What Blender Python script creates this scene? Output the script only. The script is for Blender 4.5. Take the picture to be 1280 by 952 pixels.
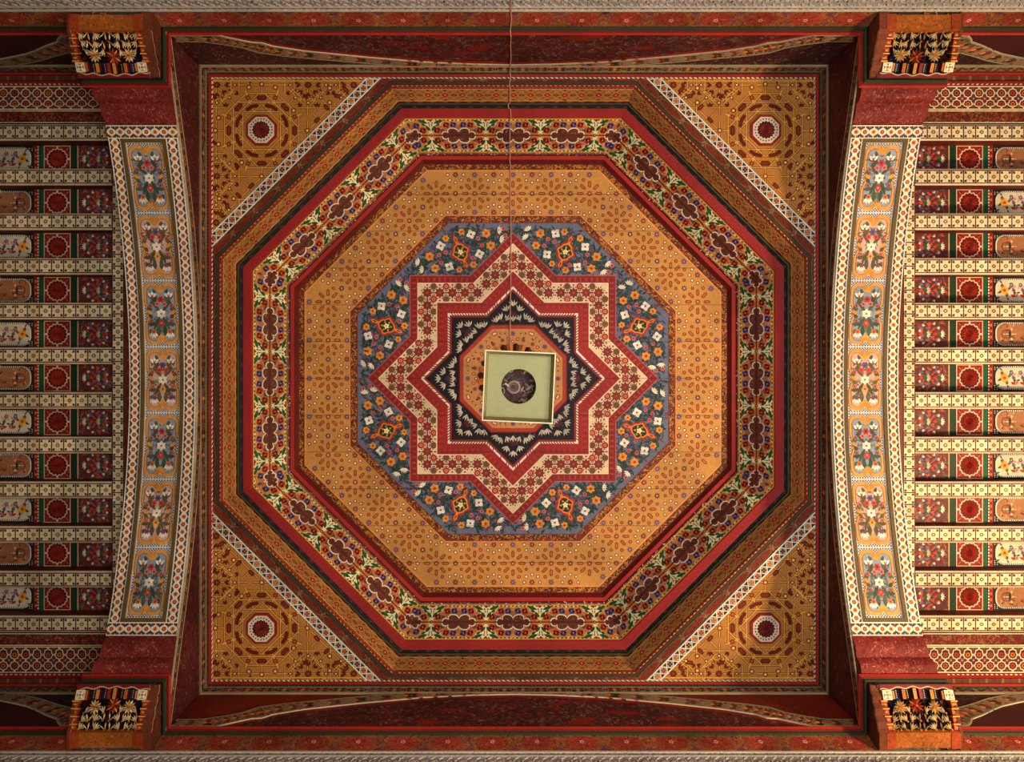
import bpy, math, random
from mathutils import Vector
PI = math.pi
T22 = math.tan(PI / 8)
for o in list(bpy.data.objects):
    bpy.data.objects.remove(o)
SC = bpy.context.scene
COL = SC.collection
EYE = 1.3            # camera height above the floor; all Z below are heights above the lens

# ------------------------------------------------------------------ camera
cam = bpy.data.objects.new('camera', bpy.data.cameras.new('camera'))
COL.objects.link(cam)
cam.location = (-0.05, -0.07, EYE)
cam.rotation_euler = (PI, 0, 0)
cam.data.sensor_width = 36
cam.data.lens = 28.125
cam.data.shift_x = 0.00625
cam.data.shift_y = -0.0125
cam.data.clip_start = 0.05
SC.camera = cam

# ------------------------------------------------------------------ world, lights, exposure
w = bpy.data.worlds.new('world')
SC.world = w
w.use_nodes = True
w.node_tree.nodes['Background'].inputs[0].default_value = (0.75, 0.8, 1.0, 1)
w.node_tree.nodes['Background'].inputs[1].default_value = 0.05

def area(name, loc, target, sx, sy, power, col, spread=PI):
    l = bpy.data.lights.new(name, 'AREA')
    l.shape = 'RECTANGLE'
    l.size, l.size_y, l.energy, l.color, l.spread = sx, sy, power, col, spread
    o = bpy.data.objects.new(name, l)
    COL.objects.link(o)
    o.location = loc
    d = Vector(target) - Vector(loc)
    o.rotation_euler = d.to_track_quat('-Z', 'Y').to_euler()
    return o
# added soft fill lamp standing in for daylight off the floor, and the warm light that comes in through the right-hand bay
area('floor_fill', (0.9, 0.0, 0.25), (0.6, 0.0, 6), 2.6, 2.2, 80, (1.0, 0.975, 0.95), 2.0)
area('warm_light', (4.0, 1.1, 3.35), (1.4, 0.1, 6.4), 0.4, 0.35, 165, (1.0, 0.73, 0.42))
SC.view_settings.view_transform = 'Standard'
SC.view_settings.look = 'None'
SC.view_settings.exposure = 0.0
SC.view_settings.gamma = 1.0
SC.view_settings.use_curve_mapping = False

# ------------------------------------------------------------------ materials
def s2l(c):
    c /= 255.0
    return c / 12.92 if c <= 0.04045 else ((c + 0.055) / 1.055) ** 2.4

def lin(c):
    return (s2l(c[0]), s2l(c[1]), s2l(c[2]), 1.0)

def paint_material(name, rough=0.5, wear=0.22, grain=0.12, bump=0.15, stretch=(1, 1, 1)):
    m = bpy.data.materials.new(name)
    m.use_nodes = True
    nt = m.node_tree
    N, L = nt.nodes, nt.links
    b = N['Principled BSDF']
    at = N.new('ShaderNodeAttribute'); at.attribute_name = 'pigment'
    ge = N.new('ShaderNodeNewGeometry')
    mp = N.new('ShaderNodeMapping'); mp.inputs['Scale'].default_value = stretch
    L.new(ge.outputs['Position'], mp.inputs['Vector'])
    n1 = N.new('ShaderNodeTexNoise'); n1.inputs['Scale'].default_value = 3.5; n1.inputs['Detail'].default_value = 6
    n2 = N.new('ShaderNodeTexNoise'); n2.inputs['Scale'].default_value = 70; n2.inputs['Detail'].default_value = 3
    for n in (n1, n2): L.new(mp.outputs[0], n.inputs['Vector'])
    r1 = N.new('ShaderNodeMapRange'); r1.inputs[1].default_value = 0.3; r1.inputs[2].default_value = 0.7
    r1.inputs[3].default_value = 1 - wear; r1.inputs[4].default_value = 1 + wear * 0.5
    r2 = N.new('ShaderNodeMapRange'); r2.inputs[1].default_value = 0.3; r2.inputs[2].default_value = 0.7
    r2.inputs[3].default_value = 1 - grain; r2.inputs[4].default_value = 1 + grain
    L.new(n1.outputs[0], r1.inputs[0]); L.new(n2.outputs[0], r2.inputs[0])
    mu = N.new('ShaderNodeMath'); mu.operation = 'MULTIPLY'
    L.new(r1.outputs[0], mu.inputs[0]); L.new(r2.outputs[0], mu.inputs[1])
    vm = N.new('ShaderNodeVectorMath'); vm.operation = 'SCALE'
    L.new(at.outputs['Color'], vm.inputs[0]); L.new(mu.outputs[0], vm.inputs['Scale'])
    L.new(vm.outputs[0], b.inputs['Base Color'])
    b.inputs['Roughness'].default_value = rough
    b.inputs['Specular IOR Level'].default_value = 0.15
    bp = N.new('ShaderNodeBump'); bp.inputs['Strength'].default_value = bump; bp.inputs['Distance'].default_value = 0.004
    L.new(n2.outputs[0], bp.inputs['Height']); L.new(bp.outputs[0], b.inputs['Normal'])
    return m

M_PAINT = paint_material('painted_wood')
M_GLOSS = paint_material('red_lacquer', rough=0.55, wear=0.2)
M_WORN = paint_material('worn_painted_wood', rough=0.6, wear=0.4, grain=0.25, bump=0.3)
M_PLASTER = paint_material('carved_plaster', rough=0.9, wear=0.2, grain=0.18, bump=0.8)
M_METAL = paint_material('aged_brass_sheet', rough=0.45, wear=0.12, grain=0.05, bump=0.05)
M_METAL.node_tree.nodes['Principled BSDF'].inputs['Metallic'].default_value = 0.25
M_CABLE = paint_material('cable_plastic', rough=0.5, wear=0.1, grain=0.05)
M_STONE = paint_material('floor_tiles', rough=0.4, wear=0.15)

# pigments (sRGB)
GOLD = (204, 144, 72); LGOLD = (222, 164, 66); DGOLD = (150, 88, 36); ORANGE = (226, 140, 40)
RED = (150, 30, 28); BRED = (168, 42, 32); DRED = (112, 28, 22); MAROON = (84, 24, 24)
BROWN = (100, 54, 32); DBROWN = (62, 34, 24); TAN = (196, 132, 70)
CREAM = (232, 210, 168); WHITE = (240, 230, 208); GREEN = (40, 82, 44); DGREEN = (34, 50, 32); EMER = (20, 104, 64)
BLUE = (62, 66, 128); BGREY = (118, 124, 152); NAVY = (34, 38, 74); PINK = (208, 150, 138); ROSE = (186, 72, 66)
PLUM = (74, 38, 46); BLACK = (26, 20, 18); OLIVE = (96, 80, 48); PURP = (112, 76, 104); LEAFG = (150, 130, 96)
RND = random.Random(7)

# ------------------------------------------------------------------ mesh building
LOC = {}
def jit(c, a=0.07):
    k = 1 + RND.uniform(-a, a)
    return (min(255, c[0] * k), min(255, c[1] * k), min(255, c[2] * k))

class MB:
    def __init__(s): s.v = []; s.f = []; s.c = []
    def face(s, pts, col):
        i = len(s.v); s.v.extend(pts); s.f.append(tuple(range(i, i + len(pts)))); s.c.append(col)
    def prism(s, fr, pts, h0, h1, col, side=None, back=True):
        side = side or col
        a = [fr(x, y, h1) for x, y in pts]; b = [fr(x, y, h0) for x, y in pts]
        s.face(a, col)
        if back: s.face(b[::-1], side)
        n = len(pts)
        for i in range(n):
            j = (i + 1) % n
            s.face([a[i], b[i], b[j], a[j]], side)
    def box(s, x0, x1, y0, y1, z0, z1, col):
        P = [(x, y, z) for z in (z0, z1) for y in (y0, y1) for x in (x0, x1)]
        for q in ((0, 2, 3, 1), (4, 5, 7, 6), (0, 1, 5, 4), (2, 6, 7, 3), (0, 4, 6, 2), (1, 3, 7, 5)):
            s.face([P[i] for i in q], col)
    def tube(s, pts, r, col, n=6):
        rings = []
        for i, p in enumerate(pts):
            p = Vector(p)
            a = Vector(pts[max(i - 1, 0)]); b = Vector(pts[min(i + 1, len(pts) - 1)])
            d = (b - a).normalized()
            u = d.orthogonal().normalized() if i == 0 or not rings else (U - d * U.dot(d)).normalized()
            U = u; vv = d.cross(u)
            rings.append([tuple(p + (u * math.cos(2 * PI * k / n) + vv * math.sin(2 * PI * k / n)) * r) for k in range(n)])
        for a, b in zip(rings, rings[1:]):
            for k in range(n):
                s.face([a[k], a[(k + 1) % n], b[(k + 1) % n], b[k]], col)
        s.face(rings[0][::-1], col); s.face(rings[-1], col)
    def lathe(s, prof, c, col, n=20):
        for (r0, z0), (r1, z1) in zip(prof, prof[1:]):
            for k in range(n):
                a0, a1 = 2 * PI * k / n, 2 * PI * (k + 1) / n
                q = [(c[0] + r * math.cos(a), c[1] + r * math.sin(a), c[2] + z) for r, z, a in
                     ((r0, z0, a0), (r0, z0, a1), (r1, z1, a1), (r1, z1, a0))]
                s.face(q, col)
    def build(s, name, parent=None, mat=None, origin=None, label=None, stuff=False):
        me = bpy.data.meshes.new(name)
        o0 = LOC[parent.name] if parent is not None else (origin or (0, 0, 0))
        me.from_pydata([(x - o0[0], y - o0[1], z - o0[2]) for x, y, z in s.v], [], s.f)
        at = me.attributes.new('pigment', 'FLOAT_COLOR', 'CORNER')
        buf = []
        cache = {}
        for f, c in zip(s.f, s.c):
            l = cache.get(c)
            if l is None: l = cache[c] = lin(c)
            buf.extend(l * len(f))
        at.data.foreach_set('color', buf)
        me.materials.append(mat or M_PAINT)
        o = bpy.data.objects.new(name, me)
        COL.objects.link(o)
        if parent is not None: o.parent = parent
        else: o.location = (o0[0], o0[1], o0[2] + EYE)
        LOC[o.name] = o0
        if label: o['label'] = label
        if stuff: o['kind'] = 'stuff'
        return o

def thing(name, loc, label, cat, group=None):
    o = bpy.data.objects.new(name, None)
    o.empty_display_size = 0.1
    COL.objects.link(o)
    o.location = (loc[0], loc[1], loc[2] + EYE)
    LOC[o.name] = loc
    return tag(o, label, cat, group)
def tag(o, label, cat, group=None):
    o['label'] = label; o['category'] = cat; o['kind'] = 'thing'
    if group: o['group'] = group
    return o
def struct(o, label=None):
    o['kind'] = 'structure'
    if label: o['label'] = label
    return o
def copy_tree(o, parent=None):
    c = o.copy(); COL.objects.link(c); c.parent = parent
    for ch in list(o.children): copy_tree(ch, c)
    return c

def plane(o, ax, ay):
    """flat painting ground: s along ax, t along ay, h off the face towards the room"""
    o = Vector(o); ax = Vector(ax).normalized(); ay = Vector(ay).normalized()
    n = ax.cross(ay)
    if n.dot(-o) < 0: n = -n
    def fr(s, t, h=0.0):
        p = o + ax * s + ay * t + n * h
        return (p.x, p.y, p.z)
    return fr

def clip(pts, a, b, c):
    out = []
    n = len(pts)
    for i in range(n):
        p, q = pts[i], pts[(i + 1) % n]
        dp, dq = a * p[0] + b * p[1] - c, a * q[0] + b * q[1] - c
        if dp <= 0: out.append(p)
        if (dp < 0 < dq) or (dq < 0 < dp):
            k = dp / (dp - dq)
            out.append((p[0] + (q[0] - p[0]) * k, p[1] + (q[1] - p[1]) * k))
    return out if len(out) > 2 else []

EPS = 0.0005
def sink_of(mb, fr):
    def f(pts, col, l):
        mb.face([fr(x, y, l * EPS) for x, y in pts], col)
    return f

class Pen:
    """draws painted motifs; affine transform, optional clip half-planes"""
    def __init__(s, sink, A=(1, 0, 0, 1, 0, 0), cl=()):
        s.sink = sink; s.A = A; s.cl = cl
    def stretch(s, kx, ky):
        a, b, c, d, e, f = s.A
        return Pen(s.sink, (a * kx, b * ky, c * kx, d * ky, e, f), s.cl)
    def at(s, x=0, y=0, rot=0, sc=1, fx=1, fy=1):
        a, b, c, d, e, f = s.A
        co, si = math.cos(rot) * sc, math.sin(rot) * sc
        p, q, r, t = co * fx, -si * fy, si * fx, co * fy
        return Pen(s.sink, (a * p + b * r, a * q + b * t, c * p + d * r, c * q + d * t, a * x + b * y + e, c * x + d * y + f), s.cl)
    def poly(s, pts, col, l=1, j=0.06):
        a, b, c, d, e, f = s.A
        P = [(a * x + b * y + e, c * x + d * y + f) for x, y in pts]
        for h in s.cl:
            P = clip(P, *h)
            if not P: return
        s.sink(P, jit(col, j) if j else col, l + RND.uniform(0, .12))
    def rect(s, x0, x1, y0, y1, col, l=1, j=0.03): s.poly([(x0, y0), (x1, y0), (x1, y1), (x0, y1)], col, l, j)
    def disc(s, x, y, r, col, l=1, n=8, rot=PI / 8, ry=None):
        ry = ry or r
        s.poly([(x + r * math.cos(rot + 2 * PI * k / n), y + ry * math.sin(rot + 2 * PI * k / n)) for k in range(n)], col, l)
    def star(s, x, y, ro, ri, n, col, l=1, rot=0):
        s.poly([(x + (ro if k % 2 == 0 else ri) * math.cos(rot + PI * k / n), y + (ro if k % 2 == 0 else ri) * math.sin(rot + PI * k / n)) for k in range(2 * n)], col, l)
    def leaf(s, x, y, ang, L, W, col, l=1):
        c, d = math.cos(ang), math.sin(ang)
        P = [(0, 0), (.3, .42), (.62, .42), (1, 0), (.62, -.42), (.3, -.42)]
        s.poly([(x + c * a * L - d * b * W, y + d * a * L + c * b * W) for a, b in P], col, l)
    def hexa(s, x, y, ang, L, W, col, l=1):
        c, d = math.cos(ang), math.sin(ang)
        P = [(-.5, 0), (-.32, .5), (.32, .5), (.5, 0), (.32, -.5), (-.32, -.5)]
        s.poly([(x + c * a * L - d * b * W, y + d * a * L + c * b * W) for a, b in P], col, l)
    def flower(s, x, y, n, R, W, col, cc, l=1, rot=0, cr=.32):
        for k in range(n): s.leaf(x, y, rot + 2 * PI * k / n, R, W, col, l + .05 * (k % 2))
        s.disc(x, y, R * cr, cc, l + .3, 6)
    def stroke(s, pts, wd, col, l=1, closed=False):
        n = len(pts)
        L, R = [], []
        for i in range(n):
            if closed: a, b = pts[i - 1], pts[(i + 1) % n]
            else: a, b = pts[max(i - 1, 0)], pts[min(i + 1, n - 1)]
            dx, dy = b[0] - a[0], b[1] - a[1]
            k = math.hypot(dx, dy) or 1e-9
            nx, ny = -dy / k * wd / 2, dx / k * wd / 2
            L.append((pts[i][0] + nx, pts[i][1] + ny)); R.append((pts[i][0] - nx, pts[i][1] - ny))
        c = jit(col, .04)
        for i in range(n if closed else n - 1):
            j = (i + 1) % n
            s.poly([L[i], L[j], R[j], R[i]], c, l, 0)
    def ring(s, x, y, r, wd, col, l=1, n=10, rot=0):
        s.stroke([(x + r * math.cos(rot + 2 * PI * k / n), y + r * math.sin(rot + 2 * PI * k / n)) for k in range(n)], wd, col, l, True)
    def line(s, x0, y0, x1, y1, wd, col, l=1): s.stroke([(x0, y0), (x1, y1)], wd, col, l)

def pen(mb, fr, cl=()): return Pen(sink_of(mb, fr), cl=cl)

# ------------------------------------------------------------------ repeating bands (s along, t across)
def rope(p, s0, s1, t0, t1, col, pitch=.016, l=1):
    n = int((s1 - s0) / pitch); w_ = t1 - t0
    for i in range(n):
        s = s0 + i * pitch
        p.poly([(s, t0), (s + pitch * .45, t0), (s + pitch * .45 + w_ * .8, t1), (s + w_ * .8, t1)], col, l)
def curls(p, s0, s1, t0, t1, cols, size, n, l=1, inside=None):
    for _ in range(n):
        x, y = RND.uniform(s0, s1), RND.uniform(t0, t1)
        if inside and not inside(x, y): continue
        a = RND.uniform(0, 2 * PI); k = RND.uniform(.6, 1.2) * size
        c = RND.choice(cols)
        if RND.random() < .55: p.leaf(x, y, a, k, k * .4, c, l + RND.random() * .3)
        else:
            da = RND.choice((-1, 1)) * .75
            pts = [(x, y)]
            for q in range(4):
                pts.append((pts[-1][0] + math.cos(a) * k * .32, pts[-1][1] + math.sin(a) * k * .32)); a += da
            p.stroke(pts, k * .16, c, l + RND.random() * .3)
def leaf_strip(p, s0, s1, t0, t1, l=1, dark=(DGREEN, PURP, BROWN, DRED), pitch=.115):
    w_ = t1 - t0; tm = (t0 + t1) / 2
    n = max(1, round((s1 - s0) / pitch)); pt = (s1 - s0) / n
    for i in range(n):
        s = s0 + (i + .5) * pt; c = dark[i % len(dark)]
        for sg in (-1, 1):
            p.leaf(s + sg * .006, tm - w_ * .16, PI if sg < 0 else 0, pt * .36, w_ * .34, c, l)
            p.leaf(s + sg * .004, tm + w_ * .16, PI if sg < 0 else 0, pt * .36, w_ * .34, dark[(i + 1) % len(dark)], l)
            p.leaf(s + sg * pt * .5, tm, PI if sg > 0 else 0, pt * .13, w_ * .5, c, l)
        p.disc(s, tm, w_ * .13, ORANGE if i % 3 else ROSE, l + .3, 6)
    p.rect(s0, s1, t0, t0 + w_ * .07, (196, 180, 140), l + .4); p.rect(s0, s1, t1 - w_ * .07, t1, (196, 180, 140), l + .4)
def herring(p, s0, s1, t0, t1, col, pitch=.02, l=1, col2=None):
    w_ = t1 - t0; tm = (t0 + t1) / 2
    n = int((s1 - s0) / pitch)
    for i in range(n):
        s = s0 + (i + .5) * (s1 - s0) / n
        c = col2 if (col2 and i % 2) else col
        p.leaf(s, tm, math.radians(55), w_ * .5, pitch * .42, c, l)
        p.leaf(s, tm, math.radians(-55), w_ * .5, pitch * .42, c, l)
def scallops(p, s0, s1, t0, t1, col, pitch, l=1):
    """row of low arcs standing on t0"""
    n = max(1, round((s1 - s0) / pitch)); pt = (s1 - s0) / n
    for i in range(n):
        s = s0 + i * pt
        p.poly([(s + pt * k / 6, t0 + (t1 - t0) * math.sin(PI * k / 6)) for k in range(7)], col, l)
def squares(p, s0, n, pitch, wd, l=1, tint=0):
    """row of cream squares with a little octagon and corner spots"""
    for i in range(n):
        q = p.at(s0 + (i + .5) * pitch, 0)
        h = pitch * .45; hw = wd * .44
        q.poly([(-h, -hw), (h, -hw), (h, hw), (-h, hw)], CREAM, l)
        q.disc(0, 0, pitch * .17, OLIVE if (i + tint) % 5 else EMER, l + .4, 8)
        q.disc(0, 0, pitch * .09, (206, 190, 140) if i % 3 else ORANGE, l + .8, 6)
        for a in (-1, 1):
            for b in (-1, 1):
                x, y = a * h * .72, b * hw * .72; e = pitch * .10
                q.poly([(x - a * e * .8, y + b * e), (x + a * e, y + b * e), (x + a * e, y - b * e * .8), (x - a * e * 1.1, y - b * e * 1.1)], DRED if (i + a) % 2 else BROWN, l + .4)
                q.disc(a * h * .42, b * hw * .12, pitch * .03, BROWN, l + .4, 4)
                q.disc(a * h * .12, b * hw * .5, pitch * .03, BROWN, l + .4, 4)
            q.disc(a * h * .8, 0, pitch * .035, OLIVE, l + .4, 4); q.disc(0, a * hw * .82, pitch * .035, OLIVE, l + .4, 4)

# ------------------------------------------------------------------ structure: floor, walls, roof slab
XE, WY = 4.2, 1.985
b = MB(); b.box(-XE - .2, XE + .2, -WY - .2, WY + .2, -EYE - .1, -EYE, (168, 150, 128))
struct(b.build('floor', mat=M_STONE))
b = MB(); b.box(-XE - .2, XE + .2, -WY - .2, WY + .2, 6.0, 6.1, DBROWN)
struct(b.build('ceiling', mat=M_WORN))
for sx, nm in ((-1, 'wall_west'), (1, 'wall_east')):
    b = MB(); x0, x1 = sorted((sx * XE, sx * (XE + .2)))
    b.box(x0, x1, -WY - .2, WY + .2, -EYE, 6.0, (188, 180, 170))
    struct(b.build(nm, mat=M_PLASTER))
for sy, nm in ((-1, 'wall_north'), (1, 'wall_south')):
    b = MB(); y0, y1 = sorted((sy * WY, sy * (WY + .2)))
    b.box(-XE, XE, y0, y1, -EYE, 6.0, (164, 156, 150))
    wl = struct(b.build(nm, mat=M_PLASTER))
    # carved stucco band under the woodwork
    b = MB(); fr = plane((0, sy * WY, 4.0), (1, 0, 0), (0, 0, 1)); p = pen(b, fr)
    b.prism(fr, [(-XE, .262), (XE, .262), (XE, .275), (-XE, .275)], 0, .012, (206, 196, 180))
    b.prism(fr, [(-XE, .225), (XE, .225), (XE, .236), (-XE, .236)], 0, .010, (196, 188, 176))
    k = 0
    x = -XE
    while x < XE:
        z = .235 + .004
        b.prism(fr, [(x, .239), (x + .014, .239), (x + .03, .259), (x + .014, .259)], 0, .006, (150, 140, 130) if k % 2 else (120, 110, 104), back=False)
        k += 1; x += .03
    x = -XE
    while x < XE:
        for zz, a, L in ((.20, 1.0, .05), (.205, 2.2, .045), (.15, .7, .06), (.14, 2.0, .05), (.09, 1.2, .06), (.08, 2.4, .05)):
            c, d = math.cos(a), math.sin(a); q = RND.uniform(-.008, .008)
            P = [(0, 0), (.5, .16), (1, 0), (.5, -.16)]
            b.prism(fr, [(x + q + c * u * L - d * v_ * L, zz + d * u * L + c * v_ * L) for u, v_ in P], 0, .007, (186, 178, 172), back=False)
        x += .05
    b.build('carved_stucco', wl, M_PLASTER, stuff=True)

# ------------------------------------------------------------------ woodwork on the two long walls
XI, XO = 1.93, 2.33           # inner and outer face of the arches
FY = 1.93                     # frieze plane
SIDEN = {-1: 'upper', 1: 'lower'}
BAYN = {-1: 'left', 0: 'central', 1: 'right'}
def xr(bay):
    return {-1: (-XE, -XO), 0: (-XI, XI), 1: (XO, XE)}[bay]

# cornice boards
for sy in (-1, 1):
    for bay in (-1, 0, 1):
        x0, x1 = xr(bay)
        if bay == 0: x0, x1 = -1.94, 1.94
        th = thing('painted_cornice', ((x0 + x1) / 2, sy * 1.97, 4.27),
                   f'orange-brown cornice board with red medallions above the {SIDEN[sy]} wall plaster, {BAYN[bay]} bay', 'cornice', 'cornice boards')
        fr = plane((0, sy * 1.983, 4.268), (1, 0, 0), (0, -sy * .035, .135))
        b = MB(); b.prism(fr, [(x0, 0), (x1, 0), (x1, .14), (x0, .14)], .001, .006, (146, 84, 46), DBROWN)
        p = pen(b, lambda s, t, h, f=fr: f(s, t, h + .006))
        p.rect(x0, x1, 0, .008, (190, 150, 90), 1); p.rect(x0, x1, .132, .14, DBROWN, 1)
        curls(p, x0 + .01, x1 - .01, .012, .128, (DGOLD, (170, 110, 60), DRED, (120, 60, 40), PURP), .022, int(700 * (x1 - x0)), 1)
        n = round((x1 - x0) / .25)
        for i in range(n):
            q = p.at(x0 + (i + .5) * (x1 - x0) / n, .068)
            q.poly([(.09 * math.cos(a * PI / 8) , .052 * math.sin(a * PI / 8)) for a in range(16)], (150, 60, 42), 2.5)
            for k in range(26):
                a = RND.uniform(0, 2 * PI); r = RND.uniform(.2, .9)
                q.leaf(.08 * r * math.cos(a), .045 * r * math.sin(a), a, .02, .007, RND.choice((RED, (120, 40, 50), DRED, (190, 80, 60))), 3 + RND.random() * .5)
            q.flower(0, .01, 5, .016, .012, (206, 150, 130), RED, 4)
            for sg in (-1, 1): q.poly([(sg * .125, -.03), (sg * .125 - .03, -.062), (sg * .125 + .03, -.062)], (110, 60, 80), 2.5)
        b.build('board', th, M_WORN)

# mouldings that run along the wall and round the corbels at Z 4.40 (structure trim)
def rail(name, pts, prof, cols, mat=M_GLOSS, closed=False, ropes=None):
    """sweep: pts are corners of a horizontal path, prof list of (inset, Z); mitred"""
    b = MB()
    n = len(pts)
    segs = range(n if closed else n - 1)
    def nrm(i):
        a, c = Vector(pts[i % n]), Vector(pts[(i + 1) % n]); d = (c - a).normalized(); return Vector((-d.y, d.x))
    off = []
    for i in range(n):
        if closed: n0, n1 = nrm(i - 1), nrm(i)
        else: n0, n1 = nrm(max(i - 1, 0)), nrm(min(i, n - 2))
        m_ = (n0 + n1); m_ = m_ / max(1e-6, m_.dot(n1))
        off.append(m_)
    def P(i, k):
        q = Vector(pts[i % n]) + off[i % n] * prof[k][0]; return (q.x, q.y, prof[k][1])
    for i in segs:
        for k in range(len(prof) - 1):
            b.face([P(i, k), P(i + 1, k), P(i + 1, k + 1), P(i, k + 1)], cols[k])
    for (k, col, pitch) in (ropes or ()):
        for i in segs:
            A, B, C, D = [Vector(v_) for v_ in (P(i, k), P(i + 1, k), P(i, k + 1), P(i + 1, k + 1))]
            L = (B - A).length
            m_ = int(L / pitch)
            nn = (B - A).cross(C - A).normalized()
            if nn.z > 0: nn = -nn
            for q in range(m_):
                u0, u1, du = (q + .1) / m_, (q + .5) / m_, .5 / m_
                b.face([tuple(A.lerp(B, u0) + nn * .0008), tuple(A.lerp(B, u1) + nn * .0008), tuple(C.lerp(D, min(1, u1 + du)) + nn * .0008), tuple(C.lerp(D, min(1, u0 + du)) + nn * .0008)], jit(col))
    return struct(b.build(name, mat=mat))
PX0, PX1, PYF = 1.935, 2.36, 1.655     # corbel block footprint
RAILP = [(0, 4.395), (.004, 4.388), (.014, 4.392), (.014, 4.408), (.010, 4.412), (.026, 4.414), (.034, 4.425), (.030, 4.436), (.016, 4.442), (0, 4.445)]
RAILC = [DGREEN, DGREEN, (60, 78, 40), DGREEN, DRED, BRED, RED, RED, CREAM]
tn = 1
for sy in (-1, 1):
    for bay in (-1, 0, 1):
        if bay == 0:
            path = [(-PX0 + 0, PYF), (-PX0, 1.945), (PX0, 1.945), (PX0, PYF)]
            path = [(-PX1 + .1, PYF)] + path + [(PX1 - .1, PYF)]
        else:
            path = [(bay * (PX1 - .1), PYF), (bay * PX1, PYF), (bay * PX1, 1.945), (bay * XE, 1.945)]
        path = [(x, sy * y) for x, y in path]
        d = (path[0][0] < path[-1][0])
        # inset must point to the room axis side: left normal of travel
        if (sy < 0) != d: path = path[::-1]
        rail(f'trim_{tn}', path, RAILP, RAILC, ropes=[(2, (110, 120, 60), .022), (7, CREAM, .03), (8, BLACK, .03)])
        tn += 1

# friezes
BAND_LO = [(-1.92, 4.455), (-1.66, 4.455), (-1.60, 4.495), (-1.50, 4.555), (-1.44, 4.565), (-1.39, 4.612), (-1.23, 4.68), (-.918, 4.765), (-.545, 4.85), (-.25, 4.885), (0, 4.897)]
BAND_HI = [(-1.92, 4.535), (-1.77, 4.54), (-1.66, 4.58), (-1.57, 4.627), (-1.50, 4.70), (-1.36, 4.75), (-1.20, 4.79), (-.90, 4.86), (-.696, 4.90), (-.30, 4.93), (0, 4.94)]
SB_LO = [(0, 4.455), (.06, 4.46), (.10, 4.50), (.13, 4.55), (.22, 4.60), (.40, 4.72), (.60, 4.80), (.95, 4.89)]
SB_HI = [(0, 4.53), (.0, 4.60), (.03, 4.66), (.13, 4.69), (.26, 4.75), (.38, 4.82), (.55, 4.885), (.95, 4.95)]
def interp(pl, x):
    if x <= pl[0][0]: return pl[0][1]
    for (a, c), (d, e) in zip(pl, pl[1:]):
        if x <= d: return c + (e - c) * (x - a) / max(1e-9, d - a)
    return pl[-1][1]
def resample(lo, hi, n):
    out = []
    for k in range(n + 1):
        f = k / n * (len(lo) - 1); i = min(int(f), len(lo) - 2); g = f - i
        out.append(((lo[i][0] * (1 - g) + lo[i + 1][0] * g, lo[i][1] * (1 - g) + lo[i + 1][1] * g),
                    (hi[i][0] * (1 - g) + hi[i + 1][0] * g, hi[i][1] * (1 - g) + hi[i + 1][1] * g)))
    return out
def band_on(b, fr, pairs, col=(146, 128, 98)):
    """raised pale band with painted leaves; pairs of (lower, upper) points"""
    p = pen(b, lambda s, t, h, f=fr: f(s, t, h + .008))
    for (l0, u0), (l1, u1) in zip(pairs, pairs[1:]):
        b.prism(fr, [l0, l1, u1, u0], 0, .008, col, (210, 195, 160), back=False)
    p.stroke([a for a, c in pairs], .010, (184, 168, 134), 3); p.stroke([c for a, c in pairs], .010, (184, 168, 134), 3)
    for i, ((l0, u0), (l1, u1)) in enumerate(zip(pairs, pairs[1:])):
        mx, my = (l0[0] + u0[0] + l1[0] + u1[0]) / 4, (l0[1] + u0[1] + l1[1] + u1[1]) / 4
        wd = math.hypot(u0[0] - l0[0], u0[1] - l0[1]); a = math.atan2(l1[1] - l0[1], l1[0] - l0[0]); L = math.hypot(l1[0] - l0[0], l1[1] - l0[1])
        q = p.at(mx, my, a)
        c = (DGREEN, PURP, BROWN, DRED)[i % 4]
        for sg in (-1, 1):
            q.leaf(-L * .1, sg * wd * .14, 0 if i % 2 else PI, max(L, .05) * .6, wd * .34, c, 1)
            q.leaf(0, sg * wd * .30, .4 * sg, max(L, .05) * .4, wd * .2, OLIVE, 1.2)
        q.disc(0, 0, wd * .12, ORANGE if i % 2 else ROSE, 1.6, 6)
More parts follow.
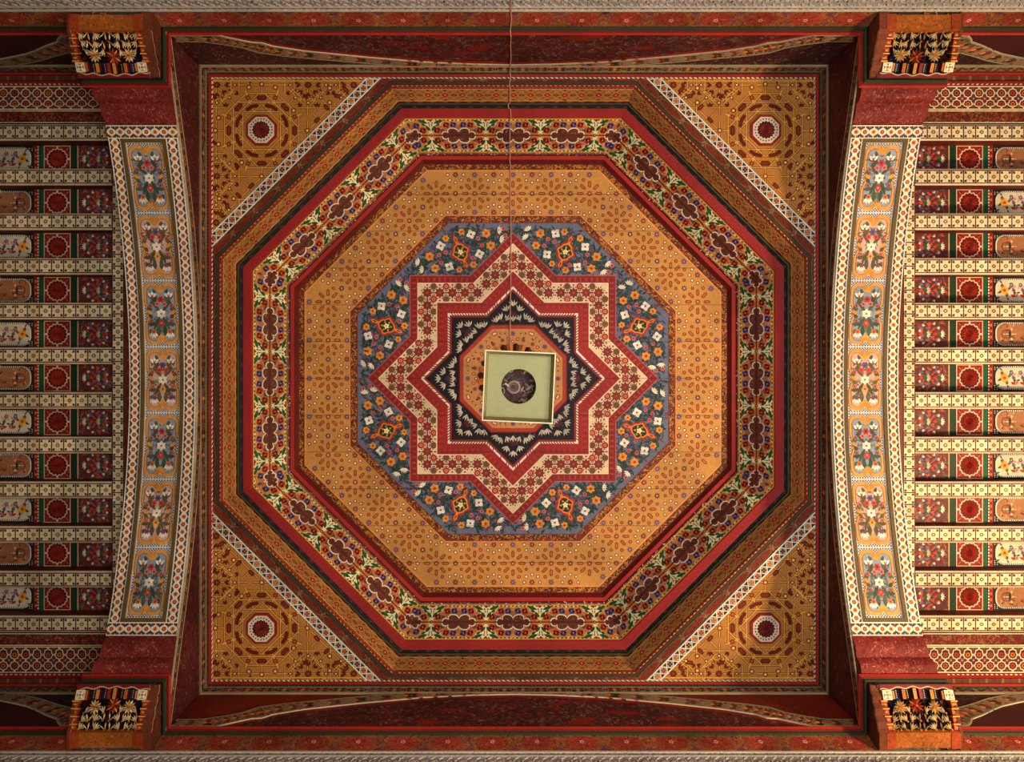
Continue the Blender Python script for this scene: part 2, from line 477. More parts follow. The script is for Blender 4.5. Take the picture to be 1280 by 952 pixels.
for sy in (-1, 1):
    for bay in (-1, 0, 1):
        x0, x1 = xr(bay)
        th = thing('painted_frieze', ((x0 + x1) / 2, sy * FY, 4.44), f'dark red painted frieze board with pale arched leaf band, {SIDEN[sy]} wall, {BAYN[bay]} bay', 'frieze', 'wall friezes')
        fr = plane((0, sy * FY, 0), (1, 0, 0), (0, 0, 1))
        b = MB()
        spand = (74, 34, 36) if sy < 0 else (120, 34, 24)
        if bay != 0: spand = (52, 30, 32)
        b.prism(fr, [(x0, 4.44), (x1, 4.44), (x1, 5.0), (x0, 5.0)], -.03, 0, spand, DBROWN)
        p = pen(b, fr)
        if bay == 0:
            prs = resample(BAND_LO, BAND_HI, 40); mir = [((-a[0], a[1]), (-c[0], c[1])) for a, c in prs[::-1]]
            allp = prs + mir[1:]
            lo = lambda x: interp(BAND_LO, -abs(x)); hi = lambda x: interp(BAND_HI, -abs(x))
            inner = (80, 32, 30)
            for (l0, u0), (l1, u1) in zip(allp, allp[1:]):
                p.poly([(l0[0], 4.44), (l1[0], 4.44), (l1[0], max(l1[1], 4.44)), (l0[0], max(l0[1], 4.44))], inner, 1, .02)
                if abs(l0[0]) < 1.62:
                    p.poly([(l0[0], l0[1] - .035), (l1[0], l1[1] - .035), l1, l0], RED, 2, .02)
            ins = lambda x, y: y < lo(x) - .04
            curls(p, -1.5, 1.5, 4.45, 4.87, ((56, 30, 30), (100, 56, 50), (120, 92, 84), (90, 44, 48), (70, 50, 46), (130, 34, 28)), .035, 4400, 2, ins)
            for _ in range(12):
                x, y = RND.uniform(-1.2, 1.2), RND.uniform(4.47, 4.8)
                if ins(x, y + .06): p.poly([(x + RND.uniform(.03, .12) * math.cos(k * .7), y + RND.uniform(.01, .04) * math.sin(k * .7)) for k in range(9)], (132, 32, 28), 2.6)
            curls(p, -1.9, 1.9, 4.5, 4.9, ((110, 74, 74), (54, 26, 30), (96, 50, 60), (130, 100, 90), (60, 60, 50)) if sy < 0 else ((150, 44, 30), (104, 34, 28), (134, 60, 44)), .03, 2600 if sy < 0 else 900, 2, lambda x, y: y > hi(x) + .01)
            pieces = [allp]
        else:
            sg = bay
            prs = [((sg * (2.47 + a[0]), a[1]), (sg * (2.47 + c[0]), c[1])) for a, c in resample(SB_LO, SB_HI, 22)]
            lo = lambda x: interp(SB_LO, sg * x - 2.47); hi = lambda x: interp(SB_HI, sg * x - 2.47)
            curls(p, x0, x1, 4.45, 4.9, ((84, 54, 54), (110, 80, 70), (70, 36, 44), (40, 40, 36), (96, 40, 36)), .03, 3000, 2, lambda x, y: y > hi(x) + .01 or sg * x < 2.45)
            for (l0, u0), (l1, u1) in zip(prs, prs[1:]):
                p.poly([(l0[0], 4.44), (l1[0], 4.44), l1, l0], (70, 24, 24), 1, .02)
            pieces = [prs]
        # lattice strip at the top edge
        b.build('board', th, M_WORN)
        b = MB(); b.prism(fr, [(x0, 4.905), (x1, 4.905), (x1, 5.0), (x0, 5.0)], 0, .011, (160, 140, 104), back=False)
        leaf_strip(pen(b, lambda s, t, h, f=fr: f(s, t, h + .011)), x0, x1, 4.905, 4.998)
        b.build('leaf_strip', th, M_PAINT)
        for pr in pieces:
            b = MB(); band_on(b, fr, pr)
            b.build('arched_band', th, M_PAINT)

# square mouldings round the central ceiling
SQX, SQY, ZP = 1.91, 1.89, 5.03
rail('trim_7', [(-1.93, -1.93), (1.93, -1.93), (1.93, 1.93), (-1.93, 1.93)],
     [(0, 5.0), (.010, 4.995), (.016, 5.006), (.016, 5.014), (.020, 5.008), (.034, 5.012), (.034, 5.024), (.04, 5.03)],
     [(70, 76, 46), DGREEN, DGREEN, DRED, RED, RED, CREAM], closed=True, ropes=[(1, (90, 96, 56), .02), (6, BLACK, .03)])
for i, bay in ((8, -1), (9, 1)):
    for j, sy in ((0, -1), (2, 1)):
        x0, x1 = xr(bay)
        path = [(x0, sy * 1.93), (x1, sy * 1.93)]
        if sy > 0: path = path[::-1]
        rail(f'trim_{i + j}', path, [(0, 4.99), (.010, 4.985), (.016, 4.99), (.020, 4.98), (.034, 4.982), (.036, 5.0)], [DGREEN, DGREEN, DRED, BRED, RED], ropes=[(0, (90, 96, 56), .02)])

# ------------------------------------------------------------------ octagonal cupola
CUP = thing('octagonal_cupola', (0, 0, 5.03), 'red and gold octagonal painted cupola with an eight-pointed star in its middle', 'cupola')
def side_frame(k, a, c):
    """side k of an octagonal ring whose face runs from (apothem,Z)=a to c; returns frame, length, clips"""
    ph = k * PI / 4; d = Vector((math.cos(ph), math.sin(ph), 0)); e = Vector((-math.sin(ph), math.cos(ph), 0))
    L = math.hypot(c[0] - a[0], c[1] - a[1])
    tdir = Vector((d.x * (c[0] - a[0]), d.y * (c[0] - a[0]), c[1] - a[1])) / L
    o = d * a[0] + Vector((0, 0, a[1]))
    n = e.cross(tdir)
    if n.dot(-o) < 0: n = -n
    def fr(s, t, h=0.0):
        p = o + e * s + tdir * t + n * h
        return (p.x, p.y, p.z)
    kk = (c[0] - a[0]) / L * T22
    cl = ((1, -kk, a[0] * T22), (-1, -kk, a[0] * T22))
    return fr, L, cl
def seg_board(b, k, a, c, col, th=.015):
    fr, L, cl = side_frame(k, a, c)
    w0, w1 = a[0] * T22, c[0] * T22
    b.prism(fr, [(-w0, 0), (w0, 0), (w1, L), (-w1, L)], -th, 0, col, DBROWN, back=False)
    return pen(b, fr, cl), L, (w0, w1)

def ring_part(name): 
    b = MB(); o = bpy.data.objects.new(name, None); COL.objects.link(o); o.parent = CUP; o.empty_display_size = .1
    LOC[o.name] = LOC[CUP.name]; return o
border = ring_part('scallop_border'); lat = ring_part('lattice_ring'); redr = ring_part('red_rail'); flo = ring_part('floral_ring'); inm = ring_part('inner_moulding')
for k in range(8):
    diag = k % 2
    # brown border flush with the ceiling
    b = MB(); r0 = 1.926 if diag else (1.91 if k % 4 == 0 else 1.89)
    p, L, (w0, w1) = seg_board(b, k, (r0, ZP), (1.866, ZP), (104, 56, 34), .02)
    nL = max(4, round(2 * w0 / .19)); pl = 2 * w0 / nL
    for i in range(nL + 1):
        x = -w0 + (i + .5) * pl
        for sc_, cc, ll in ((1.0, (150, 110, 74), 1), (.9, (122, 48, 28), 1.5)):
            p.poly([(x + pl * .5 * sc_ * math.cos(q * PI / 8), L * .45 + L * .42 * sc_ * math.sin(q * PI / 8)) for q in range(16)], cc, ll)
        for sg in (-1, 1): p.leaf(x + pl * .5, L * .5 + sg * L * .1, sg * PI / 2, L * .3, .02, (150, 110, 74), 1.2)
    curls(p, -w0, w0, .004, L - .004, ((110, 70, 44), (80, 40, 28), (140, 60, 36)), .016, int(90 + 220 * diag), 2)
    b.build('scallop_board', border, M_WORN)
    # green and red beads then the gold lattice board
    b = MB()
    pts = [(1.866, 5.03), (1.862, 5.018), (1.851, 5.018), (1.849, 5.028), (1.846, 5.016), (1.836, 5.016), (1.835, 5.03)]
    cols = [DGREEN, (54, 70, 42), DGREEN, DRED, RED, RED]
    for (a, c), q in zip(zip(pts, pts[1:]), cols):
        seg_board(b, k, a, c, q, .004)
    p, L, (w0, w1) = seg_board(b, k, (1.846, 5.0158), (1.836, 5.0158), RED, .002)
    rope(p, -w0, w0, .005, .010, (200, 170, 110), .03)
    b.build('bead_moulding', lat, M_GLOSS)
    b = MB()
    p, L, (w0, w1) = seg_board(b, k, (1.835, 5.03), (1.780, 5.16), (142, 90, 54))
    n = 14; pt = 2 * w0 / n
    rope(p, -w0, w0, .004, .014, DRED, .024); p.rect(-w0, w0, .014, .019, LGOLD, 1.2)
    p.rect(-w0, w0, L - .022, L - .017, LGOLD, 1.2)
    scallops(p.at(0, L, 0, 1, 1, -1), -w0, w0, 0, .016, DRED, pt * .72, 1.4)
    t0, t1 = .019, L - .022; tm = (t0 + t1) / 2; hw = (t1 - t0) / 2
    for i in range(n + 1):
        q = p.at(-w0 + i * pt, tm)
        for sg in (-1, 1):
            for o_ in (-.030, -.014, .014, .030):
                q.line(-pt * .5 + o_, -hw * sg, pt * .5 + o_, hw * sg, .005, (190, 136, 70), 2)
        for _ in range(12): q.leaf(RND.uniform(-pt / 2, pt / 2), RND.uniform(-hw, hw), RND.uniform(0, PI), .014, .006, RND.choice(((110, 40, 34), (84, 44, 40), (120, 50, 44), (90, 60, 70))), 1.8)
        q.poly([(-.026, 0), (0, .022), (.026, 0), (0, -.022)], DRED, 2.4)
        q.flower(0, 0, 4, .019, .011, (196, 70, 60), (220, 130, 90), 2.8)
        for sg in (-1, 1):
            q.leaf(pt * .5 - .022, sg * hw * .72, 0, .044, .016, PURP if i % 3 == 0 else DRED, 1.6)
            q.leaf(sg * .05, 0, 0 if sg < 0 else PI, .02, .012, DRED, 2.5)
            q.leaf(-.02, sg * hw * .8, 0, .04, .014, (110, 44, 34), 1.5)
    b.build('lattice_board', lat, M_PAINT)
    # second bead and the broad red rail
    b = MB()
    pts = [(1.780, 5.16), (1.776, 5.150), (1.766, 5.152), (1.764, 5.166), (1.745, 5.176)]
    cols = [DGREEN, (58, 62, 40), DGREEN, (96, 34, 28)]
    for (a, c), q in zip(zip(pts, pts[1:]), cols):
        pp, L, (w0, w1) = seg_board(b, k, a, c, q, .004)
    scallops(pp, -w0, w0, 0, L * .9, BLACK, .09, 1)
    b.build('bead_moulding', redr, M_GLOSS)
    b = MB()
    pts = [(1.746, 5.19), (1.745, 5.166), (1.742, 5.163), (1.694, 5.172), (1.690, 5.176), (1.690, 5.195)]
    cols = [RED, (210, 110, 80), RED, BRED, DRED]
    for (a, c), q in zip(zip(pts, pts[1:]), cols):
        pp, L, (w0, w1) = seg_board(b, k, a, c, q, .004)
        if q is RED and L > .03: rope(pp, -w0, w0, .003, .007, (120, 40, 30), .03)
    b.build('rail_board', redr, M_GLOSS)
    # floral boards: two planks per side
    A, B_, C_ = (1.690, 5.19), (1.613, 5.30), (1.530, 5.412)
    for half, (a, c) in enumerate(((A, B_), (B_, C_))):
        b = MB()
        a2 = (a[0], a[1] + (.003 if half else 0)); c2 = (c[0], c[1] - (0 if half else .003))
        p, L, (w0, w1) = seg_board(b, k, a2, c2, (226, 208, 150))
        wm = B_[0] * T22 * .998
        # t measured from the joint; dirn towards outer edge of this plank
        q0 = p.at(0, L if half == 0 else 0, 0, 1, 1, -1 if half == 0 else 1)
        U = L / 21.5; sx = .0053     # design units: 21.5 across, length in units of sx
        q0.rect(-w0 - .01, w0 + .01, 0, .7 * U, (104, 26, 24), 5)
        q0.rect(-w0 - .01, w0 + .01, 20.3 * U, 21.5 * U, (216, 160, 66), 4)
        Z_ = q0.stretch(sx, U)
        def art(cx, mini=False):
            g = Z_.at(cx, 0)
            k_ = 1 if not mini else .55
            lob = [(26, 6.4, 7.4), (14, 11.8, 7.4), (5, 12.8, 6.4)] if not mini else [(14, 6, 7.0), (5, 11.5, 7.4)]
            def mass(d, col, l):
                for (s, t, r) in lob:
                    for sg in (-1, 1): g.disc(sg * s, t, r - d, col, l, 14, 0)
                g.poly([(-24 * k_, 0), (-20 * k_, 9 - d), (-10 * k_, 16 - d), (10 * k_, 16 - d), (20 * k_, 9 - d), (24 * k_, 0)], col, l + .15)
            mass(0, (140, 70, 34), 1); mass(.5, (218, 142, 62), 1.4); mass(2.3, (172, 112, 72), 1.8)
            path = [(-21, .8), (-19.5, 3.8), (-16, 4.8), (-13.2, 3.2), (-13.4, 6.8), (-10.2, 9.2), (-5.8, 9.2), (-2, 7.6), (0, 4.8)]
            path = [(a_ * k_, c_ * (1 if not mini else .8)) for a_, c_ in path]
            full = path + [(-a_, c_) for a_, c_ in path[::-1][1:]]
            g.poly([(full[0][0], 0)] + full + [(full[-1][0], 0)], (98, 58, 44), 2.3)
            for v_ in range(16 if not mini else 5):
                s_ = RND.uniform(-11, 11) * k_; g.leaf(s_, RND.uniform(1.2, 4.4), RND.uniform(0, 3), 4, 1.2, RND.choice(((70, 44, 34), (60, 66, 44), (150, 100, 84), (130, 56, 50))), 2.6)
            g.stroke(full, 1.35, (240, 220, 200), 3)
            fl = [(26.5, 6.4, RED), (15, 13.4, RED), (6.2, 13.6, BLUE), (20.5, 9.4, ROSE)] if not mini else [(13.5, 6, RED), (6, 12, BLUE)]
            for (s, t, c_) in fl:
                for sg in (-1, 1):
                    r = 3.9 if c_ is not ROSE else 2.4
                    for a_ in range(4): g.disc(sg * s + .52 * r * math.cos(a_ * 1.6 + .5), t + .52 * r * math.sin(a_ * 1.6 + .5), r * .56, c_ if a_ % 2 else (MAROON if c_ is RED else NAVY if c_ is BLUE else (206, 120, 110)), 3.4 + a_ * .1, 7, 0)
                    g.disc(sg * s, t, .8, (220, 150, 100), 4, 5)
            for sg in (-1, 1):
                if not mini:
                    g.leaf(sg * 17, 6, PI / 2 - sg * 1.2, 7, 2.6, GREEN, 3.2); g.leaf(sg * 22, 3.4, PI / 2 + sg * .5, 6, 2.6, GREEN, 3.2)
                    g.leaf(sg * 10.5, 16.5, PI / 2 + sg * 1.2, 4, 2, (196, 120, 120), 3.2); g.leaf(sg * 11, 11, sg * .4, 4, 2, (196, 130, 130), 3.2)
        def knot(cx):
            g = Z_.at(cx, 0)
            g.poly([(-.8, 0), (-2.6, 5), (-6, 9), (-10, 13), (-12, 17), (-11, 20.3), (11, 20.3), (12, 17), (10, 13), (6, 9), (2.6, 5), (.8, 0)], (238, 226, 178), 2.1)
            g.disc(0, 0, 2.2, (110, 60, 50), 5.4, 6); g.disc(0, 0, 1.1, ORANGE, 5.8, 5)
            for sg in (-1, 1):
                g.leaf(sg * .6, 5.2, PI / 2 - sg * .68, 10, 4.4, GREEN, 3); g.leaf(sg * 3.4, 15.2, PI / 2 - sg * 1.25, 14, 4.6, (34, 88, 50), 3)
                g.leaf(sg * 6, 11.6, PI / 2 - sg * 1.0, 7, 3, (30, 74, 40), 3.1); g.disc(sg * 2.2, 16, 1, (40, 60, 34), 3.2, 6); g.leaf(sg * 1.2, 10, PI / 2 - sg * .1, 6, 1.2, (60, 100, 60), 3.2)
            g.poly([(-3.4, 20.4), (0, 17), (3.4, 20.4)], RED, 3.3)
        for cx in (-68, 0, 68): art(cx)
        for cx in (-34, 34, -102, 102): knot(cx)
        for sg in (-1, 1): art(sg * wm / sx, True)
        for i in range(-26, 27):
            Z_.poly([(i * 5 - 1.6, 20.3), (i * 5, 18.2), (i * 5 + 1.6, 20.3)], (DRED, GREEN, BROWN)[i % 3], 3.8)
        b.build('floral_plank', flo, M_PAINT)
    # inner red moulding stepping in to the deck
    b = MB()
    pts = [(1.529, 5.410), (1.522, 5.402), (1.514, 5.406), (1.511, 5.42), (1.507, 5.416), (1.482, 5.419), (1.479, 5.428), (1.458, 5.45)]
    cols = [LGOLD, (96, 70, 70), DRED, DRED, BRED, DRED, (96, 26, 24)]
    for i, ((a, c), q) in enumerate(zip(zip(pts, pts[1:]), cols)):
        pp, L, (w0, w1) = seg_board(b, k, a, c, q, .004)
        if i == 1: curls(pp, -w0, w0, 0, L, ((150, 120, 130), RED, (70, 60, 90), CREAM), .014, 130, 1)
    b.build('moulding_board', inm, M_GLOSS)

# ---- the deck: twelve boards, painted across
ZD = 5.45; Q = ZD / 1000.0
deck = ring_part('star_deck')
RO = 1.464
def octpts(r, rot=0): return [(r / math.cos(PI / 8) * math.cos(PI / 8 + k * PI / 4 + rot), r / math.cos(PI / 8) * math.sin(PI / 8 + k * PI / 4 + rot)) for k in range(8)]
PW = 46 * Q
PLY = [-RO - .01] + [(-5.0 + i) * PW for i in range(11)] + [RO + .01]
planks = []
for i in range(len(PLY) - 1):
    y0, y1 = PLY[i] + .0012, PLY[i + 1] - .0012
    P = octpts(RO)
    P = clip(clip(P, 0, 1, y1), 0, -1, -y0)
    b = MB(); dz = RND.uniform(-.0008, .0008)
    fr = (lambda d: (lambda s, t, h=0.0: (s, t, ZD + d - h)))(dz)
    if P: b.prism(fr, P, -.025, 0, GOLD, DBROWN)
    planks.append((y0, y1, b, fr))
def deck_sink(pts, col, l):
    lo_ = min(p_[1] for p_ in pts); hi_ = max(p_[1] for p_ in pts)
    for y0, y1, b, fr in planks:
        if hi_ <= y0 or lo_ >= y1: continue
        P = pts
        if hi_ > y1: P = clip(P, 0, 1, y1)
        if P and lo_ < y0: P = clip(P, 0, -1, -y0)
        if P: b.face([fr(x, y, l * EPS) for x, y in P], col)
D = Pen(deck_sink).at(0, 0, 0, Q)      # now in design units of Q
def octring(r0, r1, col, l):
    a, c = octpts(r0), octpts(r1)
    for k in range(8):
        j = (k + 1) % 8
        D.poly([a[k], a[j], c[j], c[k]], col, l, .02)
def along_oct(r):
    for k in range(8): yield D.at(0, 0, k * PI / 4 + PI / 2).at(0, 0), k
octring(268, 260, (112, 50, 26), 1); octring(260.5, 258.6, (232, 150, 80), 1.4)
octring(203.5, 194, (122, 52, 30), 1); octring(204.6, 203, (228, 140, 70), 1.6)
for k in range(8):
    # local: s along the side, t = apothem (pointing outwards = -y' so rotate)
    g = D.at(0, 0, k * PI / 4 - PI / 2)        # local +y is outward
    for (ra, rb) in ((260.6, 267.4), (194.6, 202.8)):
        dx_, dy_ = math.cos(k * PI / 4), math.sin(k * PI / 4)
        gc = Pen(g.sink, g.A, ((dx_, dy_, (rb - .3) * Q), (-dx_, -dy_, -(ra + .3) * Q)))
        curls(gc, -ra * T22 + 1, ra * T22 - 1, ra + 1, rb - 1, ((186, 126, 50), (206, 140, 60), (60, 38, 24), (70, 50, 28), (150, 50, 34)), 4.2, int(ra * 2.4), 2)
    R = 231; pt = 2 * R * T22 / 8
    for i in range(-4, 4):          # lattice columns, the last corner belongs to the next side
        s = i * pt; even = i % 2 == 0
        stc = ((140, 50, 40) if even else (84, 50, 66))
        g.star(s, R, 4.2, 2.3, 8, stc, 1.2); g.disc(s, R, 1.4, (224, 160, 120), 1.8, 6)
        if even:
            for a in range(8):
                g.hexa(s + 11.6 * math.cos(a * PI / 4), R + 11.6 * math.sin(a * PI / 4), a * PI / 4, 9.4, 4, (146, 66, 32), 1.2)
                g.hexa(s + 11.6 * math.cos(a * PI / 4), R + 11.6 * math.sin(a * PI / 4), a * PI / 4, 6.2, 1.7, (190, 112, 56), 1.6)
        else:
            for a in (-1, 1):
                for c in (-1, 1):
                    g.disc(s + a * 7.2, R + c * 7.4, 2.2, (128, 60, 30), 1.2); g.disc(s + a * 7.2, R + c * 7.4, 1.1, (190, 110, 60), 1.6, 6)
        for c in (-1, 1):
            yy = R + c * 23.5
            if abs(s) > (yy - 3) * T22 + 1: continue
            g.star(s, yy, 4.6, 2.4, 8, (112, 76, 104) if even else (130, 56, 44), 1.2); g.disc(s, yy, 1.3, (170, 130, 140), 1.7, 6)
            for a in (-1, 1):
                for dx, dy, wc in (((9.8, 0, 1), (7.2, 6.9, 1)) if not even else ((7.4, 6.6, 0),)):
                    if abs(s + a * dx) > (yy - c * dy) * T22: continue
                    g.disc(s + a * dx, yy - c * dy, 2.4, (128, 50, 26), 1.2); g.disc(s + a * dx, yy - c * dy, 1.5, (250, 222, 190) if wc else (196, 116, 60), 1.7, 6)
            if not even:
                g.disc(s, yy - c * 9.6, 2.4, (128, 50, 26), 1.2); g.disc(s, yy - c * 9.6, 1.5, (250, 222, 190), 1.7, 6)
# blue flower ground
D.poly(octpts(194), (106, 112, 134), 2, 0)
def blossoms(g):
    """one of eight kite-shaped fields; local y = radius along the kite's axis"""
    W = [(265, 240), (470, 325), (150, 540), (345, 625)]
    HW = [(430, 30), (500, 70), (110, 800), (195, 825)]
    OR = [(370, 130, 6.2), (485, 185, 5.8), (190, 290, 4.8), (125, 445, 4.8), (500, 425, 4.4), (450, 565, 5), (140, 690, 6.2), (260, 735, 6.2)]
    PK = [(355, 225), (430, 245), (190, 610), (260, 650), (95, 860), (160, 880), (385, 560), (330, 290)]
    ca, sa = -math.cos(PI / 8), -math.sin(PI / 8)
    def lc(zx, zy):
        x, y = zx / 7.93 + 440 - 639, zy / 7.93 + 350 - 470.5
        return (-(x * sa - y * ca), x * ca + y * sa)
    def inside(x, y):
        # inside octagon and outside both squares
        if y > 207 - abs(x) * T22 - 3: return False
        r_ = math.hypot(x, y)
        a_ = math.atan2(x, y) + PI / 8
        u, v_ = abs(r_ * math.cos(a_)), abs(r_ * math.sin(a_))
        return max(u, v_) > 130 and (u + v_) / math.sqrt(2) > 130
    for _ in range(1500):
        x, y = RND.uniform(-80, 80), RND.uniform(136, 206)
        if not inside(x, y) or abs(x) > y * T22: continue
        c = RND.choice(((36, 62, 46), (44, 76, 50), (30, 50, 44), (40, 70, 60), (84, 80, 120), (130, 60, 74), (66, 70, 110)))
        a_ = RND.uniform(0, 2 * PI)
        if RND.random() < .7: g.leaf(x, y, a_, RND.uniform(5, 9), RND.uniform(2.2, 3.8), c, 2.4 + RND.random() * .3)
        else:
            pts = [(x, y)]
            for q in range(5): pts.append((pts[-1][0] + 2 * math.cos(a_), pts[-1][1] + 2 * math.sin(a_))); a_ += .6
            pts = [v_ for v_ in pts if inside(*v_)]
            if len(pts) > 2: g.stroke(pts, 1.1, (36, 66, 50), 2.7)
    for zx, zy in PK:
        x, y = lc(zx, zy); g.flower(x, y, 6, 3.4, 2.6, (196, 96, 104), (140, 30, 40), 3)
    for zx, zy in HW:
        x, y = lc(zx, zy); base = math.atan2(y - 171, x) + .5
        g.disc(x, y, 2.6, (70, 50, 90), 3)
        for q in range(5): g.leaf(x, y, base + (q - 2) * .5, 6.6, 2.6, (236, 226, 190), 3.1)
    for zx, zy, r in OR:
        x, y = lc(zx, zy); g.flower(x, y, 6, r, r * .95, (228, 146, 50), (186, 60, 30), 3, RND.random())
    for zx, zy in W:
        x, y = lc(zx, zy); g.flower(x, y, 4, 6.4, 6.2, (240, 232, 212), (150, 60, 50), 3, RND.random(), .22)
    # medallion with tails, along the axis
    m = g.at(0, 171)
    def med(k): return [(k * math.cos(t_) * (9.5 + 1.5 * math.cos(6 * t_)), k * math.sin(t_) * (10.5 + 1.2 * math.cos(4 * t_))) for t_ in [q * PI / 12 for q in range(24)]]
    for sg in (-1, 1):
        m.poly([(-3.4, sg * 9), (-2.8, sg * 15), (-4, sg * 18), (0, sg * 24), (4, sg * 18), (2.8, sg * 15), (3.4, sg * 9)], (176, 44, 34), 3.2)
        m.poly([(-1.8, sg * 9), (-1.4, sg * 15), (-2.2, sg * 18), (0, sg * 21.5), (2.2, sg * 18), (1.4, sg * 15), (1.8, sg * 9)], (226, 136, 50), 3.5)
        m.leaf(0, sg * 13, sg * PI / 2, 7, 1.6, DGREEN, 3.8)
    m.poly(med(1.22), (176, 44, 34), 3.3); m.poly(med(1.0), (230, 130, 46), 3.6); m.poly(med(.82), (40, 52, 34), 3.9)
    for q in range(6): m.leaf(0, 0, q * PI / 3 + .3, 8, 3, (196, 150, 70), 4.2)
    m.disc(0, 0, 4.6, (30, 40, 28), 4.5); m.flower(0, 0, 5, 4.2, 3.2, (246, 226, 160), (240, 200, 120), 4.8)
for k in range(8): blossoms(D.at(0, 0, k * PI / 4 + PI / 8 - PI / 2))
# star bands (two crossed squares each)
def star2(h, col, l, j=0.0):
    for i in range(2):
        D.at(0, 0, i * PI / 4).poly([(-h, -h), (h, -h), (h, h), (-h, h)], col, l + .2 * i, j)
star2(129, (188, 96, 84), 3.0); star2(128, (150, 34, 32), 3.4); star2(119.5, (240, 212, 176), 4.0); star2(118, (232, 204, 160), 4.4); star2(96, (240, 212, 176), 5.4); star2(94.6, (162, 38, 32), 5.8)
star2(81.5, WHITE, 6.2); star2(79, (150, 34, 30), 6.6); star2(76.5, (28, 16, 22), 7.0)
def edges(h):
    """sixteen edges of the star outline: from notch (s=0) to tip; yields pen with x along, y outwards"""
    e = h * (1 - T22)
    for k in range(8):
        for sg in (-1, 1):
            yield D.at(0, 0, k * PI / 4 - PI / 2).at(sg * h * T22, h, 0, 1, sg, 1), e, sg
def starpt(h): return
for g, e, sg in edges(107):
    n = 4; pt = e / n
    for i in range(n + 1):
        if (i == n or i == 0) and sg < 0: continue
        s = i * pt
        g.star(s, 0, 7.7, 4.7, 8, (136, 46, 36), 4.9); g.disc(s, 0, 1.5, (176, 84, 60), 5.1, 6)
        for q in range(8):
            a_ = (q + .5) * PI / 4; g.leaf(s + 6.2 * math.cos(a_), 6.2 * math.sin(a_), a_, 2.6, 1.9, (120, 70, 54) if q % 2 else (96, 80, 60), 4.85)
        if i < n:
            for c in (-1, 1):
                if i == n - 1 and c < 0 and False: continue
                col = (176, 40, 34) if (i + (c > 0)) % 2 else (110, 84, 56)
                g.disc(s + pt / 2, c * 8, 4.3, col, 4.9); g.disc(s + pt / 2, c * 8, 2.2, (214, 140, 110) if col[0] > 150 else (140, 60, 40), 5.1, 6); g.disc(s + pt / 2, c * 8, 1.0, col, 5.3, 5)
            g.poly([(s + pt / 2 - 1.6, 0), (s + pt / 2, 1.6), (s + pt / 2 + 1.6, 0), (s + pt / 2, -1.6)], (120, 70, 60), 4.9)
        for c in (-1, 1):
            g.poly([(s - 1.5, c * 9.6), (s, c * 11.2), (s + 1.5, c * 9.6), (s, c * 8.4)], (110, 60, 50), 4.9)
# leaf texture in the red bands
for g, e, sg in edges(123.5): herring(g, 0, e, -3, 3, (112, 34, 26), 3.4, 3.9, (176, 90, 60))
for g, e, sg in edges(90): herring(g, 0, e, -3.2, 3.2, (120, 40, 28), 3.4, 6.1, (186, 60, 44))
for g, e, sg in edges(80.2): rope(g, 0, e, -1.3, 1.3, (120, 26, 24), 3.4, 6.45)
for k, (y0, y1, b, fr) in enumerate(planks):
    b.build('plank', deck, M_PAINT)

# dark carved corners of the inner star, each with its fan of palmettes
cor = ring_part('star_corners')
def wedge(b, fr, x, y, a, L, W, h, col, base=0.0):
    """a raised petal with a ridge"""
    c, d = math.cos(a), math.sin(a)
    def P(u, v_, z): return fr(x + c * u - d * v_, y + d * u + c * v_, z)
    tip, l_, r_, o_ = P(L, 0, base + h * .4), P(L * .62, W / 2, base), P(L * .62, -W / 2, base), P(0, 0, base)
    rg = P(L * .62, 0, base + h)
    cc = jit(col)
    b.face([o_, l_, rg], cc); b.face([l_, tip, rg], cc); b.face([tip, r_, rg], cc); b.face([r_, o_, rg], cc)
dk = lambda s, t, h=0.0: (s, t, ZD - .0042 - h)
for k in range(8):
    b = MB(); a0 = k * PI / 4
    c, d = math.cos(a0), math.sin(a0)
    fr = (lambda c, d: (lambda s, t, h=0.0: dk((c * t - d * s) * Q, (d * t + c * s) * Q, h)))(c, d)   # t outwards
    pe = Pen(sink_of(b, fr))
    b.face([fr(-30.5, 68, .001), fr(30.5, 68, .001), fr(0, 100, .001)], (22, 13, 18))
    pe.disc(0, 79, 5, MAROON, 3)
    for q in range(34):
        x = RND.uniform(-28, 28); y = RND.uniform(69, 98 - abs(x))
        if y < 69: continue
        pe.disc(x, y, RND.uniform(.8, 1.6), RND.choice((NAVY, DGREEN, (96, 40, 60), (60, 60, 90), (90, 84, 100))), 4, 5)
    for (x, y, a, nn) in ((-14, 74, 2.3, 4), (14, 74, .85, 4), (-7, 84, 2.0, 4), (7, 84, 1.15, 4), (0, 90, PI / 2, 4), (-20, 70, 2.0, 4), (20, 70, 1.1, 4), (-9, 72, 1.1, 3), (9, 72, 2.0, 3), (0, 71, -PI / 2 + PI, 3)):
        for q in range(nn): wedge(b, fr, x, y, a + (q - (nn - 1) / 2) * .5, 8.4, 2.2, .012, (236, 228, 210), .002)
    b.build('carved_corner', cor, M_PAINT)
